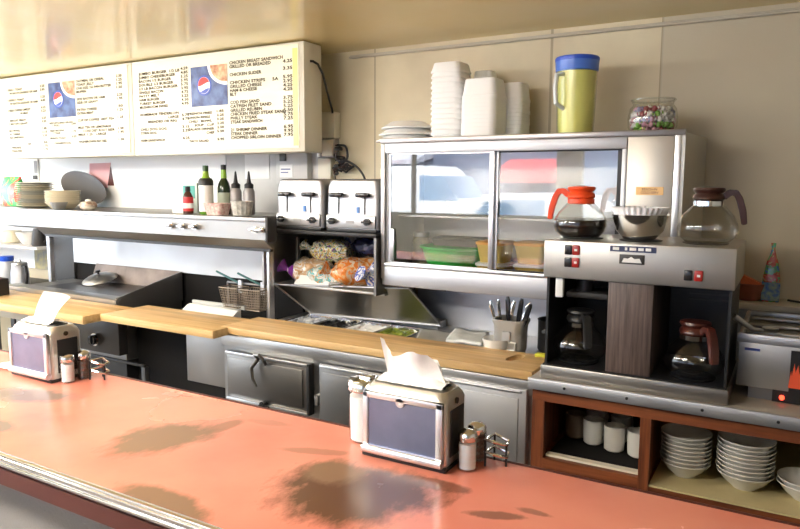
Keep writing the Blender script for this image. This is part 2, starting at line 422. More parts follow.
for i, (a, c, m, z1) in enumerate(specs):
    if i == 0:
        # first door: ice-bin style door with raised rails and two latches
        d = MB(); d.box(a, c, 2.268, 2.298, .60, z1, .004); d.box(a + .02, c - .025, 2.262, 2.27, .63, z1 - .03, .003)
        dd = wpart('door', d, m, t)
        wpart('rail', MB().box(a, c - .0, 2.258, 2.268, z1 - .012, z1, .002), 'alu', t, dd)
        wpart('rail', MB().box(a, c - .0, 2.258, 2.268, .598, .61, .002), 'alu', t, dd)
        wpart('hinge', MB().box(c - .004, c + .012, 2.262, 2.298, .60, z1, .003), 'black', t, dd)
        l = MB(); l.tube([(-2.03, 2.262, z1 - .01), (-2.035, 2.235, z1 + .012), (-2.0, 2.225, z1 + .018), (-1.985, 2.235, z1 - .005), (-1.99, 2.255, z1 - .03)], .008)
        l.tube([(-2.03, 2.25, z1 - .01), (-2.055, 2.235, z1 - .05), (-2.05, 2.235, z1 - .10), (-2.03, 2.24, z1 - .135)], [.011, .009, .008, .004])
        wpart('latch', l, 'steel_dark', t, dd)
        l = MB(); l.cyl((-2.0, 2.262, .615), (-2.0, 2.235, .615), .014); l.tube([(-2.03, 2.25, .60), (-2.0, 2.24, .62), (-1.97, 2.25, .60)], .007)
        wpart('latch', l, 'black_gloss', t, dd)
    else:
        d, s_ = door(a, c, m, t, z1); W(s_, t).build('door_rail', 'alu', d)
        h = MB(); h.cyl((a - .022, 2.296, z1 - .15), (a - .022, 2.275, z1 - .15), .010); h.box(a - .03, a - .012, 2.274, 2.29, z1 - .19, z1 - .15, .002)
        wpart('hinge', h, 'steel_dull', t, d)
prep = t
# pans of the topping rail
ins = [('lettuce_film', 'blue-tinted film over food'), ]
px = [-2.21, -2.03, -1.85, -1.67]
pan_names = ['clear film bunched over the food pan at the left of the topping rail', 'dark empty food pan second from the left in the topping rail', 'white-covered food pan beside the pickles in the topping rail', 'food pan of green pickle slices at the right of the topping rail']
fills = [mat('film', (.38, .42, .5), .15, bump=.8, bs=40, var=.6, vs=30, var2=(.75, .78, .82)), 'black_gloss', 'paper', mat('pickles', (.30, .33, .03), .3, bump=.8, bs=60, var=.7, vs=60, var2=(.10, .16, .02))]
for i, x in enumerate(px):
    p = thing('food_pan', pan_names[i], 'food pan', (x + .085, 2.72, .80), group='food pans in the topping rail')
    s_ = MB(); s_.loft([(.075, .13, .0, .02), (.082, .145, .098, .02), (.0875, .15, .1, .02), (.0875, .15, .104, .02), (.079, .141, .102, .02), (.072, .127, .004, .02)])
    s_.build('pan', 'chrome', p)
    f = MB(); f.grid(lambda u, v: (-.076 + .152 * u, -.138 + .276 * v, .085 + .022 * noise.noise(Vector((u * 5 + i * 7, v * 9, 0)))), 16, 24)
    f.build('filling', fills[i], p)
# open hood lid leaning over the topping rail
t = prep
A, B, C_, D = Vector((-2.307, 2.70, 1.076)), Vector((-1.51, 2.70, 1.120)), Vector((-1.43, 2.87, .925)), Vector((-2.20, 2.87, .905))
l = MB(); n_ = (B - A).cross(D - A).normalized() * .008
A2, B2, C2, D2 = A + n_, B + n_, C_ + n_, D + n_
for q in ((A, B, C_, D), (D2, C2, B2, A2), (A, A2, B2, B), (B, B2, C2, C_), (C_, C2, D2, D), (D, D2, A2, A)): l.poly([tuple(p) for p in q])
lid = wpart('lid', l, steel('stainless_lid', (.34, .32, .29), .33), t, smooth=False)
wpart('rim', MB().tube([A, B], .005), 'steel_soft', t, lid)
wpart('side_rim', MB().tube([A, D], .006), 'steel', t, lid)
wpart('side_rim', MB().tube([B, C_], .005), 'steel', t, lid)
wpart('lower_flange', MB().tube([D, C_], .008), 'steel_soft', t, lid)
wpart('handle', MB().tube([A.lerp(B, .43), A.lerp(B, .43) + Vector((.02, -.02, .018)), A.lerp(B, .56) + Vector((-.02, -.02, .018)), A.lerp(B, .56)], .005), 'alu', t, lid)

lid['label'] = 'stained stainless lid propped open below the bread shelf'
def board(name, label, x0, x1, y0, y1, z0, z1, hole=None):
    o = MB(); o.box(x0, x1, y0, y1, z0, z1, .004)
    ob = o.build(name, 'board', origin=((x0 + x1) / 2, (y0 + y1) / 2, z0))
    tag(ob, label, 'cutting board', 'wooden cutting boards along the line')
    return ob
b3 = board('cutting_board', 'longest wooden cutting board, on the prep table, with an oval hand hole', -2.285, -.772, 2.285, 2.545, .901, .934)
# real hand hole cut through by a boolean of an oval
hb = MB(); hb.lathe([(.058, -.1), (.058, .1)], n=28, sx=.42, sy=1)
hm = bpy.data.meshes.new('hole'); hb.bm.to_mesh(hm); hb.bm.free()
ho = bpy.data.objects.new('hole_cutter', hm); col.objects.link(ho); ho.location = (-.895, 2.445, .93); ho.rotation_euler = (0, 0, R(-12))
md = b3.modifiers.new('hole', 'BOOLEAN'); md.object = ho; md.operation = 'DIFFERENCE'; md.solver = 'EXACT'
dg = bpy.context.evaluated_depsgraph_get(); nm = bpy.data.meshes.new_from_object(b3.evaluated_get(dg)); b3.modifiers.clear(); b3.data = nm
bpy.data.objects.remove(ho)
board('cutting_board', 'middle wooden cutting board bridging the dark gap beside the griddle', -3.03, -2.24, 2.19, 2.49, .895, .932)
board('cutting_board', 'left wooden cutting board jutting forward in front of the griddle', -4.3, -3.04, 2.10, 2.40, .89, .932)

# ------------------------------------------------------------------ things on the prep table deck
zd = .898
t = thing('utensil_crock', 'grey steel utensil crock standing on the prep table below the display case', 'utensil holder', (-.985, 2.63, zd))
t_ = MB(); t_.loft([(.055, .05, 0, .03), (.064, .058, .125, .035), (.071, .062, .14, .035), (.071, .062, .150, .035), (.063, .056, .150, .033), (.060, .053, .02, .03)]); t_.build('body', mat('crock', (.40, .39, .37), .4, .3), t)
MB().box(-.016, .02, -.064, -.054, .06, .105, .003).build('label', 'grey', t)
uts = [(-.045, .005, -12, 5, 'silver'), (-.02, .02, -6, -4, 'black'), (0, -.01, 3, 4, 'silver'), (.018, .018, 8, 0, 'black'), (.035, 0, 14, -3, 'silver'), (.045, -.015, 20, 4, 'black'), (-.035, -.02, -22, 2, 'silver')]
ulab = ['steel spoon leaning left at the back of the crock', 'black handled knife upright left of the middle of the crock', 'steel tongs standing in the middle of the crock', 'black handled spatula behind the tongs in the crock', 'steel spoon leaning right in the crock', 'black handled knife leaning farthest right in the crock', 'steel fork leaning farthest left in the crock']
for i, (x, y, ax, ay, kd) in enumerate(uts):
    u = thing('kitchen_utensil', ulab[i], 'utensil', (-.985 + x * .5, 2.63 + y, zd + .03), group='utensils in the steel crock')
    u.rotation_euler = (R(ay), R(ax), 0)
    MB().tube([(0, 0, 0), (0, 0, .10)], .004).build('shaft', 'chrome', u)
    h = MB()
    if kd == 'black': h.loft([(.007, .005, .10, .004), (.011, .006, .13, .005), (.010, .006, .19, .005), (.006, .004, .205, .003)])
    else: h.tube([(0, 0, .10), (.002, 0, .14), (.006, 0, .18), (.012, 0, .20)], [.004, .006, .009, .005])
    h.build('handle', 'black_gloss' if kd == 'black' else 'chrome', u)
def mug(label, x, y, z, r=.036, h=.085, rz=0, m='ceramic', group=None, hm=None):
    t = thing('mug', label, 'mug', (x, y, z), rz, group)
    MB().lathe([(r * .75, 0), (r * .95, .006), (r, h * .4), (r * 1.02, h), (r * .93, h), (r * .9, h * .4), (r * .7, .01)]).build('cup', m, t)
    MB().tube([(r * .97, 0, h * .78), (r * 1.5, 0, h * .82), (r * 1.75, 0, h * .55), (r * 1.5, 0, h * .25), (r * .95, 0, h * .22)], .006).build('handle', m, t)
    return t
t = thing('soup_cup', 'white handled soup cup on the prep table in front of the crock', 'cup', (-1.03, 2.585, zd))
MB().lathe([(.03, 0), (.033, .004), (.05, .03), (.058, .062), (.060, .07), (.055, .07), (.045, .03), (.02, .008)]).build('bowl', 'ceramic', t)
MB().tube([(.055, -.01, .062), (.085, -.01, .06), (.083, -.01, .03), (.045, -.01, .025)], .006).build('handle', 'ceramic', t)
def sheet(name, label, cat, x0, x1, y0, y1, z, m, amp=.01, seed=0, shear=0, tilt=0, th=.004):
    g = MB(); g.grid(lambda u, v: (x0 + (x1 - x0) * u + shear * v, y0 + (y1 - y0) * v, z + .004 + tilt * u + amp * (.5 + .5 * noise.noise(Vector((u * 3 + seed, v * 3, seed))))), 14, 10)
    o = g.build(name, m, origin=((x0 + x1) / 2, (y0 + y1) / 2, z), th=th); return tag(o, label, cat)
sheet('plastic_lid', 'grey steam-pan lid lying flat on the prep table right of the open lid', 'lid', -1.42, -1.24, 2.6, 2.83, zd, mat('smoky_lid', (.38, .37, .34), .3), .012, 2, -.10, .0)
sheet('folded_towel', 'white folded cloth on the prep table beside the soup cup', 'cloth', -1.27, -1.10, 2.60, 2.82, zd + .014, mat('towel', (.72, .74, .72), .9, bump=.5, bs=30), .02, 5, -.06, th=.012)
t = thing('stock_pot', 'dark pot in shadow behind the utensil crock', 'pot', (-.83, 2.78, zd))
MB().lathe([(.08, 0), (.085, .01), (.085, .13), (.088, .135), (.08, .135), (.078, .01)]).build('pot', 'charcoal', t)
MB().tube([(.0, -.085, .10), (.0, -.13, .11), (.0, -.2, .12)], .008).build('handle', 'black', t)
t = thing('squeeze_bottle', 'white squeeze bottle between the dark pot and the coffee brewer', 'bottle', (-.80, 2.62, zd))
MB().lathe([(.022, 0), (.024, .01), (.02, .07), (.012, .09), (.01, .10)]).build('bottle', 'white', t)
MB().lathe([(.012, .10), (.011, .11), (.004, .135)]).build('nozzle', 'white', t)
tag(MB().box(-.838, -.785, 2.50, 2.535, .9345, .945, .003).build('sponge', 'sponge', origin=(-.81, 2.52, .9345)), 'small yellow sponge at the right end of the long cutting board', 'sponge')

# ------------------------------------------------------------------ shelf rack between hood and display case
t = thing('shelf_rack', 'black steel rack whose two shelves carry the toasters and the bread', 'shelf', (-1.95, 2.8, .9))
r_ = MB(); r_.box(-2.322, -1.64, 2.62, 2.995, 1.352, 1.37, .003); wpart('shelf_board', r_, 'black', t)
wpart('shelf_board', MB().box(-2.322, -1.64, 2.70, 2.995, 1.072, 1.084, .002), 'steel_dull', t)
wpart('back_panel', MB().box(-2.322, -1.64, 2.985, 2.998, .94, 1.352), 'charcoal', t)
for x in (-2.316, -1.645): wpart('side_panel', MB().box(x - .006, x + .006, 2.62, 2.99, 1.084, 1.352), 'steel_dark' if x > -2 else 'steel_dull', t)
for x in (-2.02, -1.80): wpart('upright', MB().box(x - .03, x + .03, 2.955, 2.985, 1.084, 1.352), mat('grey_upright', (.38, .38, .38), .5), t)
0 and wpart('front_post', MB().box(-2.295, -2.283, 2.62, 2.66, .90, 1.29), 'steel', t)

def toaster(label, x0, x1):
    xc = (x0 + x1) / 2; hw = (x1 - x0) / 2
    t = thing('toaster', label, 'toaster', (xc, 2.82, 1.371), group='stainless four-slice toasters on the rack')
    b = MB(); b.loft([(hw, .155, .012, .02), (hw, .155, .06, .02), (hw * .985, .152, .21, .025), (hw * .95, .145, .240, .03), (hw * .9, .135, .248, .03)], c=(0, 0, 0)); b.build('body', steel('toaster_steel', (.42, .42, .44), .42), t)
    MB().box(-hw * .95, hw * .95, -.162, .15, 0, .014, .003).build('base', 'black', t)
    MB().box(-hw * .93, hw * .93, -.168, -.154, .018, .078, .004).build('control_panel', 'steel', t)
    for sx in (-.5, .5):
        xs = sx * hw
        MB().box(xs - .003, xs + .003, -.1565, -.150, .085, .185).build('lever_slot', 'black', t)
        lv = MB(); lv.box(xs - .036, xs + .036, -.186, -.158, .163, .184, .006); lv.build('lever', 'black_gloss', t)
        k = MB(); k.tube([(xs * 1.35, -.168, .05), (xs * 1.35, -.186, .05)], .016, 20); k.box(xs * 1.35 - .026, xs * 1.35 + .026, -.190, -.176, .045, .055, .003); k.build('knob', 'black_gloss', t)
    MB().box(-.022, .022, -.170, -.166, .040, .055).build('label', 'grey', t)
    MB().box(.03, .045, -.158, -.1545, .09, .118).build('badge', mat('blue_badge', (.1, .25, .6), .4), t)
    for k_ in range(4):
        x = (-.6 + .4 * k_) * hw
        MB().box(x - .012, x + .012, -.11, .09, .2475, .2492).build('slot', 'black', t)
toaster('left stainless toaster, next to the hood shelf', -2.264, -1.972)
toaster('right stainless toaster, against the display case', -1.952, -1.656)

# bread and buns in plastic bags
def bag_mat(name, cols, sc=14, rough=.18):
    m = bpy.data.materials.new(name); m.use_nodes = True
    nt = m.node_tree; b = nt.nodes['Principled BSDF']; b.inputs['Roughness'].default_value = rough; b.inputs['Coat Weight'].default_value = .5
    b.inputs['Coat Roughness'].default_value = .1
    tc = nt.nodes.new('ShaderNodeTexCoord'); n = nt.nodes.new('ShaderNodeTexNoise'); n.inputs['Scale'].default_value = sc; n.inputs['Detail'].default_value = 3
    n.inputs['Distortion'].default_value = 1.2
    r = nt.nodes.new('ShaderNodeValToRGB'); r.color_ramp.interpolation = 'CONSTANT'
    els = r.color_ramp.elements; els[0].position = 0; els[0].color = (*cols[0][1], 1); els[1].position = cols[1][0]; els[1].color = (*cols[1][1], 1)
    for p, c in cols[2:]: e = els.new(p); e.color = (*c, 1)
    nt.links.new(tc.outputs['Object'], n.inputs['Vector']); nt.links.new(n.outputs[0], r.inputs[0]); nt.links.new(r.outputs[0], b.inputs['Base Color'])
    n2 = nt.nodes.new('ShaderNodeTexNoise'); n2.inputs['Scale'].default_value = 45; bp = nt.nodes.new('ShaderNodeBump'); bp.inputs['Strength'].default_value = .6; bp.inputs['Distance'].default_value = .01
    nt.links.new(tc.outputs['Object'], n2.inputs['Vector']); nt.links.new(n2.outputs[0], bp.inputs['Height']); nt.links.new(bp.outputs[0], b.inputs['Normal'])
    return m
def loaf(label, c, L, w, h, rz, m, tail_m=None, seed=1, name='bread_bag', dz=0):
    t = thing(name, label, 'bread', c, rz, 'bagged bread and buns on the lower shelf')
    lv = []
    n = 12
    for i in range(n + 1):
        u = i / n; s = 1 - abs(2 * u - 1) ** 5 * .35
        lv.append((w / 2 * s * (1 + .05 * math.sin(u * 20)), h / 2 * s * (1 + .05 * math.cos(u * 23)), (u - .5) * L, h * .42))
    b = MB(); b.loft(lv, k=6)
    for v in b.bm.verts: v.co = Vector((v.co.z, v.co.x, v.co.y + h / 2 + dz))
    b.noisy(.012, 26, seed); b.build('loaf', m, t)
    tl = MB(); x0 = -L / 2
    tl.tube([(x0 + .01, 0, h * .5 + dz), (x0 - .015, 0, h * .52 + dz), (x0 - .03, 0, h * .55 + dz), (x0 - .045, .004, h * .62 + dz), (x0 - .065, .01, h * .7 + dz)], [h * .38, h * .2, h * .08, h * .16, h * .3], 14)
    tl.noisy(.006, 40, seed + 3); tl.build('twisted_end', tail_m or m, t)
    MB().tube([(x0 - .03, h * .09 * math.cos(a), h * .55 + dz + h * .09 * math.sin(a)) for a in [k * PI / 6 for k in range(12)]], .002, 6, closed=True).build('tie', 'white', t)
    return t
tan_ = (.55, .34, .17); wht = (.72, .70, .66); pur = (.18, .05, .25); grn = (.15, .30, .10); yel = (.65, .50, .10); teal = (.15, .42, .42); org = (.75, .22, .04); blu = (.08, .12, .42)
bmA = bag_mat('bun_bag', [(0, tan_), (.42, (.62, .45, .30)), (.55, wht), (.62, tan_)], 21)
bmB = bag_mat('seeded_bread_bag', [(0, pur), (.36, yel), (.46, wht), (.54, grn), (.6, pur), (.68, yel)], 38)
bmC = bag_mat('teal_bun_bag', [(0, tan_), (.38, teal), (.5, wht), (.58, (.5, .6, .55)), (.66, tan_)], 28)
bmD = bag_mat('orange_bread_bag', [(0, org), (.44, (.8, .4, .15)), (.52, (.7, .55, .4)), (.60, org)], 21)
bmE = bag_mat('blue_bread_bag', [(0, wht), (.42, blu), (.54, wht), (.62, (.4, .45, .65))], 28)
bmF = bag_mat('navy_bag', [(0, (.02, .025, .07)), (.5, (.04, .05, .14)), (.65, (.1, .1, .2))], 10)
purm = mat('purple_film', (.16, .03, .25), .2)
zs = 1.085
loaf('tan bun bag with a purple twisted end, farthest left on the bread shelf', (-2.135, 2.80, zs), .20, .15, .13, 35, bmA, purm, 1)
loaf('yellow and purple printed bread bag lying on top of the pile', (-2.06, 2.86, zs + .115), .20, .16, .11, 10, bmB, None, 2, dz=0)
loaf('white and teal bun bag at the front middle of the bread shelf', (-2.01, 2.765, zs), .20, .13, .10, 5, bmC, None, 3)
loaf('orange labelled loaf in the middle right of the bread shelf', (-1.85, 2.85, zs), .30, .15, .145, 50, bmD, None, 4)
loaf('blue and white bread bag crumpled at the right end of the bread shelf', (-1.715, 2.765, zs), .11, .10, .135, 80, bmE, None, 5)
loaf('navy bread bag at the back right of the bread shelf', (-1.82, 2.92, zs + .15), .24, .09, .09, 5, bmF, None, 6)
t = MB(); t.prism([(-2.19, zs + .001), (-1.945, zs + .001), (-1.965, zs + .045), (-2.15, zs + .052)], 2.62 + .085, 2.62 + .10, 'y')
tag(t.build('paper_box', 'white', smooth=False, origin=(-2.07, 2.71, zs)), 'flat white carton standing at the front left edge of the bread shelf', 'box')

# ------------------------------------------------------------------ hood / cheese melter shelf
t = thing('hood_shelf', 'long stainless cooking shelf with burner knobs above the griddle', 'hood', (-3.2, 2.75, 1.3))
h = MB()
h.prism([(2.50, 1.325), (2.50, 1.425), (2.505, 1.43), (3.028, 1.43), (3.028, 1.31), (2.56, 1.31)], -4.36, -2.335, 'x')
h.prism([(2.50, 1.325), (2.50, 1.425), (2.505, 1.43), (2.555, 1.43), (2.555, 1.31), (2.54, 1.31)], -2.335, -2.182, 'x')
wpart('shelf_body', h, steel('hood_steel', (.34, .335, .33), .42), t)
wpart('front_lip', MB().box(-4.362, -2.182, 2.488, 2.505, 1.412, 1.432, .004), 'steel_soft', t)
h = MB(); h.prism([(2.498, 1.325), (2.56, 1.275), (2.57, 1.28), (2.56, 1.322)], -4.05, -2.20, 'x'); wpart('slanted_valance', h, 'steel_dull', t)
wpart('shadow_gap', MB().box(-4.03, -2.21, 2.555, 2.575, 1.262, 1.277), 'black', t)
wpart('end_cap', MB().box(-2.181, -2.165, 2.486, 2.556, 1.315, 1.437, .004), 'charcoal', t)
for i, x in enumerate((-2.83, -2.74, -2.65, -2.245, -2.203)):
    k = MB(); k.cyl((x, 2.499, 1.375), (x, 2.485, 1.375), .016); k.cyl((x, 2.485, 1.375), (x, 2.468, 1.375), .011); k.box(x - .018, x + .018, 2.46, 2.472, 1.369, 1.381, .003)
    if x > -2.29: x = x
    wpart('knob', k, 'chrome', t)
wpart('post', MB().box(-4.06, -4.03, 2.58, 2.61, .97, 1.275, .003), 'steel_soft', t)
wpart('end_post', MB().box(-2.252, -2.236, 2.575, 2.612, .898, 1.275, .002), 'steel', t)

tag(MB().box(-4.24, -2.30, 2.885, 2.9, 1.055, 1.308).build('splash_panel', steel('stainless_splash', (.62, .62, .62), .5), origin=(-3.2, 2.89, 1.055)), 'bright stainless splash panel behind the griddle', 'splash panel')
tag(MB().box(-4.24, -2.29, 2.905, 2.93, .0, 1.30).build('shade_panel', 'black_matte', origin=(-3.2, 2.91, 0)), 'black shade panel behind the fryer below the stainless splash', 'panel')  # black sheet added where the space below the splash is unlit

tag(MB().box(-4.47, -4.242, 2.885, 2.91, .887, 1.308).build('end_panel', 'charcoal', origin=(-4.35, 2.89, .887)), 'dark panel behind the griddle at the left end of the bright splash', 'panel')
# griddle
t = thing('griddle', 'flat-top griddle with stainless rim, dark cooking plate and side guards', 'griddle', (-3.7, 2.65, .6))
wpart('body', MB().box(-4.25, -3.20, 2.47, 2.88, .60, .94), 'steel_dull', t)
wpart('cooking_plate', MB().box(-4.0, -3.215, 2.50, 2.86, .94, .955), 'griddle', t)
g = MB(); g.prism([(2.415, .885), (2.405, .955), (2.42, .962), (2.50, .957), (2.50, .885)], -4.25, -3.19, 'x'); wpart('front_rim', g, 'steel', t)
g = MB(); g.prism([(2.42, .885), (2.415, .965), (2.88, 1.062), (2.88, .885)], -3.20, -3.188, 'x'); wpart('side_guard', g, 'steel_dull', t)
wpart('back_guard', MB().prism([(2.84, .955), (2.882, 1.062), (2.884, .955)], -4.0, -3.2, 'x'), 'splash_warm', t)
t = thing('pan_lid', 'round domed steel lid resting at the back of the griddle', 'lid', (-3.80, 2.76, .957))
rot = Matrix.Rotation(R(14), 3, 'X')
MB().lathe([(.105, 0), (.108, .004), (.104, .01), (.07, .028), (.03, .037), (.001, .04)], c=(0, 0, .024), rot=rot).build('dome', 'steel_dull', t)
kn = MB(); kn.lathe([(.006, .038), (.008, .05), (.016, .054), (.016, .062), (.001, .066)], c=(0, 0, .024), rot=rot); kn.build('knob', 'black', t)
# stove base under the griddle and dark fryer
t = thing('oven_base', 'dark oven under the left cutting boards with a chrome-ringed knob', 'oven', (-3.6, 2.6, 0))
wpart('body', MB().box(-4.25, -3.19, 2.46, 2.88, .0, .59), 'black', t)
wpart('control_panel', MB().box(-3.60, -3.17, 2.40, 2.46, .645, .86, .004), mat('oven_panel', (.05, .045, .042), .35, .3), t)
wpart('body_top', MB().box(-4.25, -3.19, 2.46, 2.88, .59, .60), 'black', t)
k = MB(); k.cyl((-3.355, 2.40, .72), (-3.355, 2.38, .72), .036, 28); kk = wpart('knob_ring', k, 'chrome', t)
k = MB(); k.cyl((-3.355, 2.381, .72), (-3.355, 2.36, .72), .028, 24); k.box(-3.361, -3.349, 2.352, 2.362, .70, .744, .002); wpart('knob', k, 'black_gloss', t)
wpart('shelf_rail', MB().box(-3.60, -3.0, 2.42, 2.44, .60, .615, .002), 'black', t)
wpart('shelf_rail', MB().box(-3.60, -2.95, 2.42, 2.44, .49, .505, .002), 'black', t)
wpart('leg', MB().box(-3.02, -2.99, 2.42, 2.45, 0, .60, .002), 'charcoal', t)
tag(MB().box(-4.3, -3.64, 2.26, 2.455, .80, .885, .004).build('drawer_unit', 'cream', origin=(-3.9, 2.35, .80)), 'cream painted rail under the left cutting board', 'rail')
t = thing('deep_fryer', 'black deep fryer with grey steel door below the middle cutting board', 'fryer', (-2.75, 2.7, 0))
wpart('body', MB().box(-3.18, -2.30, 2.53, 2.88, .0, .84), 'black_matte', t)
wpart('door', MB().box(-2.76, -2.33, 2.505, 2.53, .545, .875, .004), 'steel_dull', t)
wpart('door_pull', MB().box(-2.362, -2.345, 2.49, 2.506, .64, .69, .002), 'black', t)
wpart('basket_rail', MB().tube([(-2.60, 2.66, 1.072), (-2.32, 2.66, 1.072)], .006), 'steel_dark', t)
for x in (-2.60, -2.325): wpart('rail_post', MB().tube([(x, 2.66, .84), (x, 2.66, 1.072)], .006), 'steel_dark', t)
def basket(label, x):
    t = thing('fryer_basket', label, 'fryer basket', (x, 2.60, .955), group='wire fryer baskets hung over the fryer')
    f = MB()
    nx, nz = 9, 8
    for (w0, d0, w1, d1) in ((.045, .03, .062, .045),):
        for k in range(nz + 1):
            u = k / nz; w_, d_ = w0 + (w1 - w0) * u, d0 + (d1 - d0) * u; z = .0 + .105 * u
            f.tube([(-w_, -d_, z), (w_, -d_, z), (w_, d_, z), (-w_, d_, z)], .0014 if 0 < k < nz else .003, 5, closed=True)
        for k in range(nx + 1):
            u = -1 + 2 * k / nx
            for s in (-1, 1):
                f.tube([(w1 * u, s * d1, .105), (w0 * u, s * d0, 0)], .0014, 5)
            f.tube([(w0 * u, -d0, 0), (w0 * u, d0, 0)], .0014, 5)
        for k in range(5):
            u = -1 + 2 * k / 4
            for s in (-1, 1): f.tube([(s * w1, d1 * u, .105), (s * w0, d0 * u, 0)], .0014, 5)
    f.build('wire_basket', mat('fryer_wire', (.26, .21, .16), .5, .6), t)
    MB().box(-.012, .012, .044, .056, .07, .135).build('hook', 'alu', t)
    MB().tube([(.0, .05, .115), (-.06, .06, .13), (-.20, .08, .165)], .006).build('handle', mat('teal_grip', (.02, .10, .09), .4), t)
basket('left wire fryer basket hanging beside the griddle', -2.500)
basket('right wire fryer basket hanging next to the prep table', -2.345)
t = thing('tray_cover', 'white slanted metal tray cover lying behind the middle cutting board', 'cover', (-2.53, 2.57, .84))
g = MB(); g.prism([(2.50, .885), (2.585, .94), (2.606, .943), (2.606, .842), (2.50, .842)], -2.83, -2.46, 'x'); wpart('cover', g, 'white', t, smooth=False)
wpart('rear_lip', MB().box(-2.81, -2.43, 2.60, 2.618, .943, .965, .003), mat('lip', (.45, .45, .43), .4), t)
wpart('foot', MB().box(-2.83, -2.46, 2.50, 2.61, .841, .85), 'white', t)

# ------------------------------------------------------------------ things on the hood shelf
zh = 1.432
def plate_stack(kind, label, cx, cy, z0, n, r, step, mlist, group, cat, prof):
    base = None
    for i in range(n):
        k = n - 1 - i
        lab = '%s, %s' % (ORD[k] + (' from the top' if k else ''), label) if n > 1 else label
        mt = mlist[i % len(mlist)]
        o = MB().lathe([(a * r, b) for a, b in prof], n=36).build(kind, mt)
        o.location = (cx + random.uniform(-.002, .002), cy, z0 + i * step); tag(o, lab, cat, group)
dish = [(.001, 0.0), (.55, 0), (.6, .004), (.88, .012), (1, .015), (1, .018), (.88, .0165), (.6, .009), (.001, .006)]
deep = [(.001, 0.0), (.6, 0), (.66, .004), (.9, .030), (1, .042), (1, .045), (.93, .045), (.86, .032), (.6, .01), (.001, .008)]
plate_stack('dinner_plate', 'stoneware plate in the tall stack, left end of hood shelf', -4.30, 2.68, zh, 12, .117, .0132, [M['ceramic_tan'], M['ceramic_tan'], M['ceramic_grey'], M['ceramic_grey']], 'stacked plates on the hood shelf', 'plate', dish)
plate_stack('soup_bowl', 'tan bowl in the shorter stack on the hood shelf', -3.93, 2.62, zh, 6, .102, .0135, [M['ceramic_tan']], 'stacked tan bowls on the hood shelf', 'bowl', deep)
tag(MB().lathe([(a * .05, b) for a, b in deep], n=28).build('small_bowl', mat('pewter', (.33, .33, .32), .3, .5), origin=None), 'small grey bowl in front of the tan bowl stack', 'bowl').location = (-3.86, 2.545, zh)
t = thing('sugar_shaker', 'round brown and white shaker at the right of the tan bowls', 'shaker', (-3.655, 2.60, zh))
MB().lathe([(.03, 0), (.045, .012), (.05, .03), (.04, .048), (.001, .056)]).build('body', mat('shaker_brown', (.25, .13, .08), .5, var=.5, vs=30, var2=(.75, .7, .6)), t)
MB().lathe([(.018, .05), (.016, .062), (.001, .066)]).build('knob', 'white', t)
t = MB().lathe([(.001, 0), (.16, 0), (.235, .012), (.238, .016), (.16, .006), (.001, .006)], n=40, sy=.42).build('dark_oval', mat('oval_dark', (.05, .042, .04), .4, .1))  # flat dark oval disc, tilted up behind the bowls
tag(t, 'dark oval disc leaning on the wall behind the tan bowls', 'tray'); t.rotation_euler = (R(72), R(16), 0); t.location = (-4.19, 2.96, zh + .125)

def lathe_thing(name, label, cat, x, y, z, parts, group=None, n=24):
    t = thing(name, label, cat, (x, y, z), group=group)
    for pn, prof, m in parts: MB().lathe(prof, n=n).build(pn, m, t)
    return t
G = 'condiments grouped at the right of the hood shelf'
t = thing('printed_box', 'pale green printed carton standing left of the red sauce bottle', 'box', (-2.90, 2.70, zh), group=G)
MB().box(-.06, .06, -.012, .012, 0, .165, .002).build('carton', mat('card', (.62, .70, .66), .6), t)
MB().box(-.045, .045, -.014, -.0115, .08, .15).build('print', 'teal', t)
t = thing('seasoning_packet', 'beige seasoning packet in front of the green carton', 'packet', (-2.915, 2.63, zh), group=G)
MB().loft([(.045, .014, 0, .006), (.045, .014, .06, .006), (.035, .004, .09, .002)]).build('packet', mat('packet', (.75, .70, .60), .5), t)
lathe_thing('sauce_bottle', 'small red-topped sauce bottle left of the green bottles', 'bottle', -2.815, 2.60, zh, [
    ('bottle', [(.025, 0), (.027, .005), (.027, .09), (.018, .11), (.011, .12)], 'sauce'), ('label', [(.0275, .015), (.0278, .02), (.0278, .085), (.0275, .09)], 'red'),
    ('label_band', [(.0282, .03), (.0284, .032), (.0284, .055), (.0282, .057)], 'white'), ('cap', [(.013, .12), (.014, .122), (.013, .145), (.001, .147)], 'black')], G)
lathe_thing('oil_bottle', 'green glass bottle with a large white label', 'bottle', -2.70, 2.62, zh, [
    ('bottle', [(.033, 0), (.037, .006), (.037, .155), (.032, .175), (.015, .2), (.013, .225)], 'bottle_green'), ('label', [(.0375, .015), (.038, .018), (.038, .15), (.0375, .153)], 'white'),
    ('neck_foil', [(.028, .182), (.017, .200), (.015, .226)], mat('lime', (.25, .42, .03), .3)), ('shoulder_label', [(.039, .152), (.039, .175), (.03, .19)], 'black'),
    ('cap', [(.015, .225), (.015, .255), (.001, .257)], mat('cap_green', (.03, .08, .02), .4))], G)
lathe_thing('oil_bottle', 'dark green bottle right of the white-labelled one', 'bottle', -2.63, 2.68, zh, [
    ('bottle', [(.03, 0), (.034, .006), (.034, .14), (.028, .165), (.014, .19), (.012, .235)], 'bottle_dark'), ('label', [(.0345, .03), (.035, .035), (.035, .11), (.0345, .115)], mat('lab', (.35, .40, .30), .5)),
    ('neck_foil', [(.016, .19), (.0135, .24)], mat('lime2', (.22, .40, .03), .3)), ('cap', [(.014, .235), (.014, .26), (.001, .262)], 'black')], G)
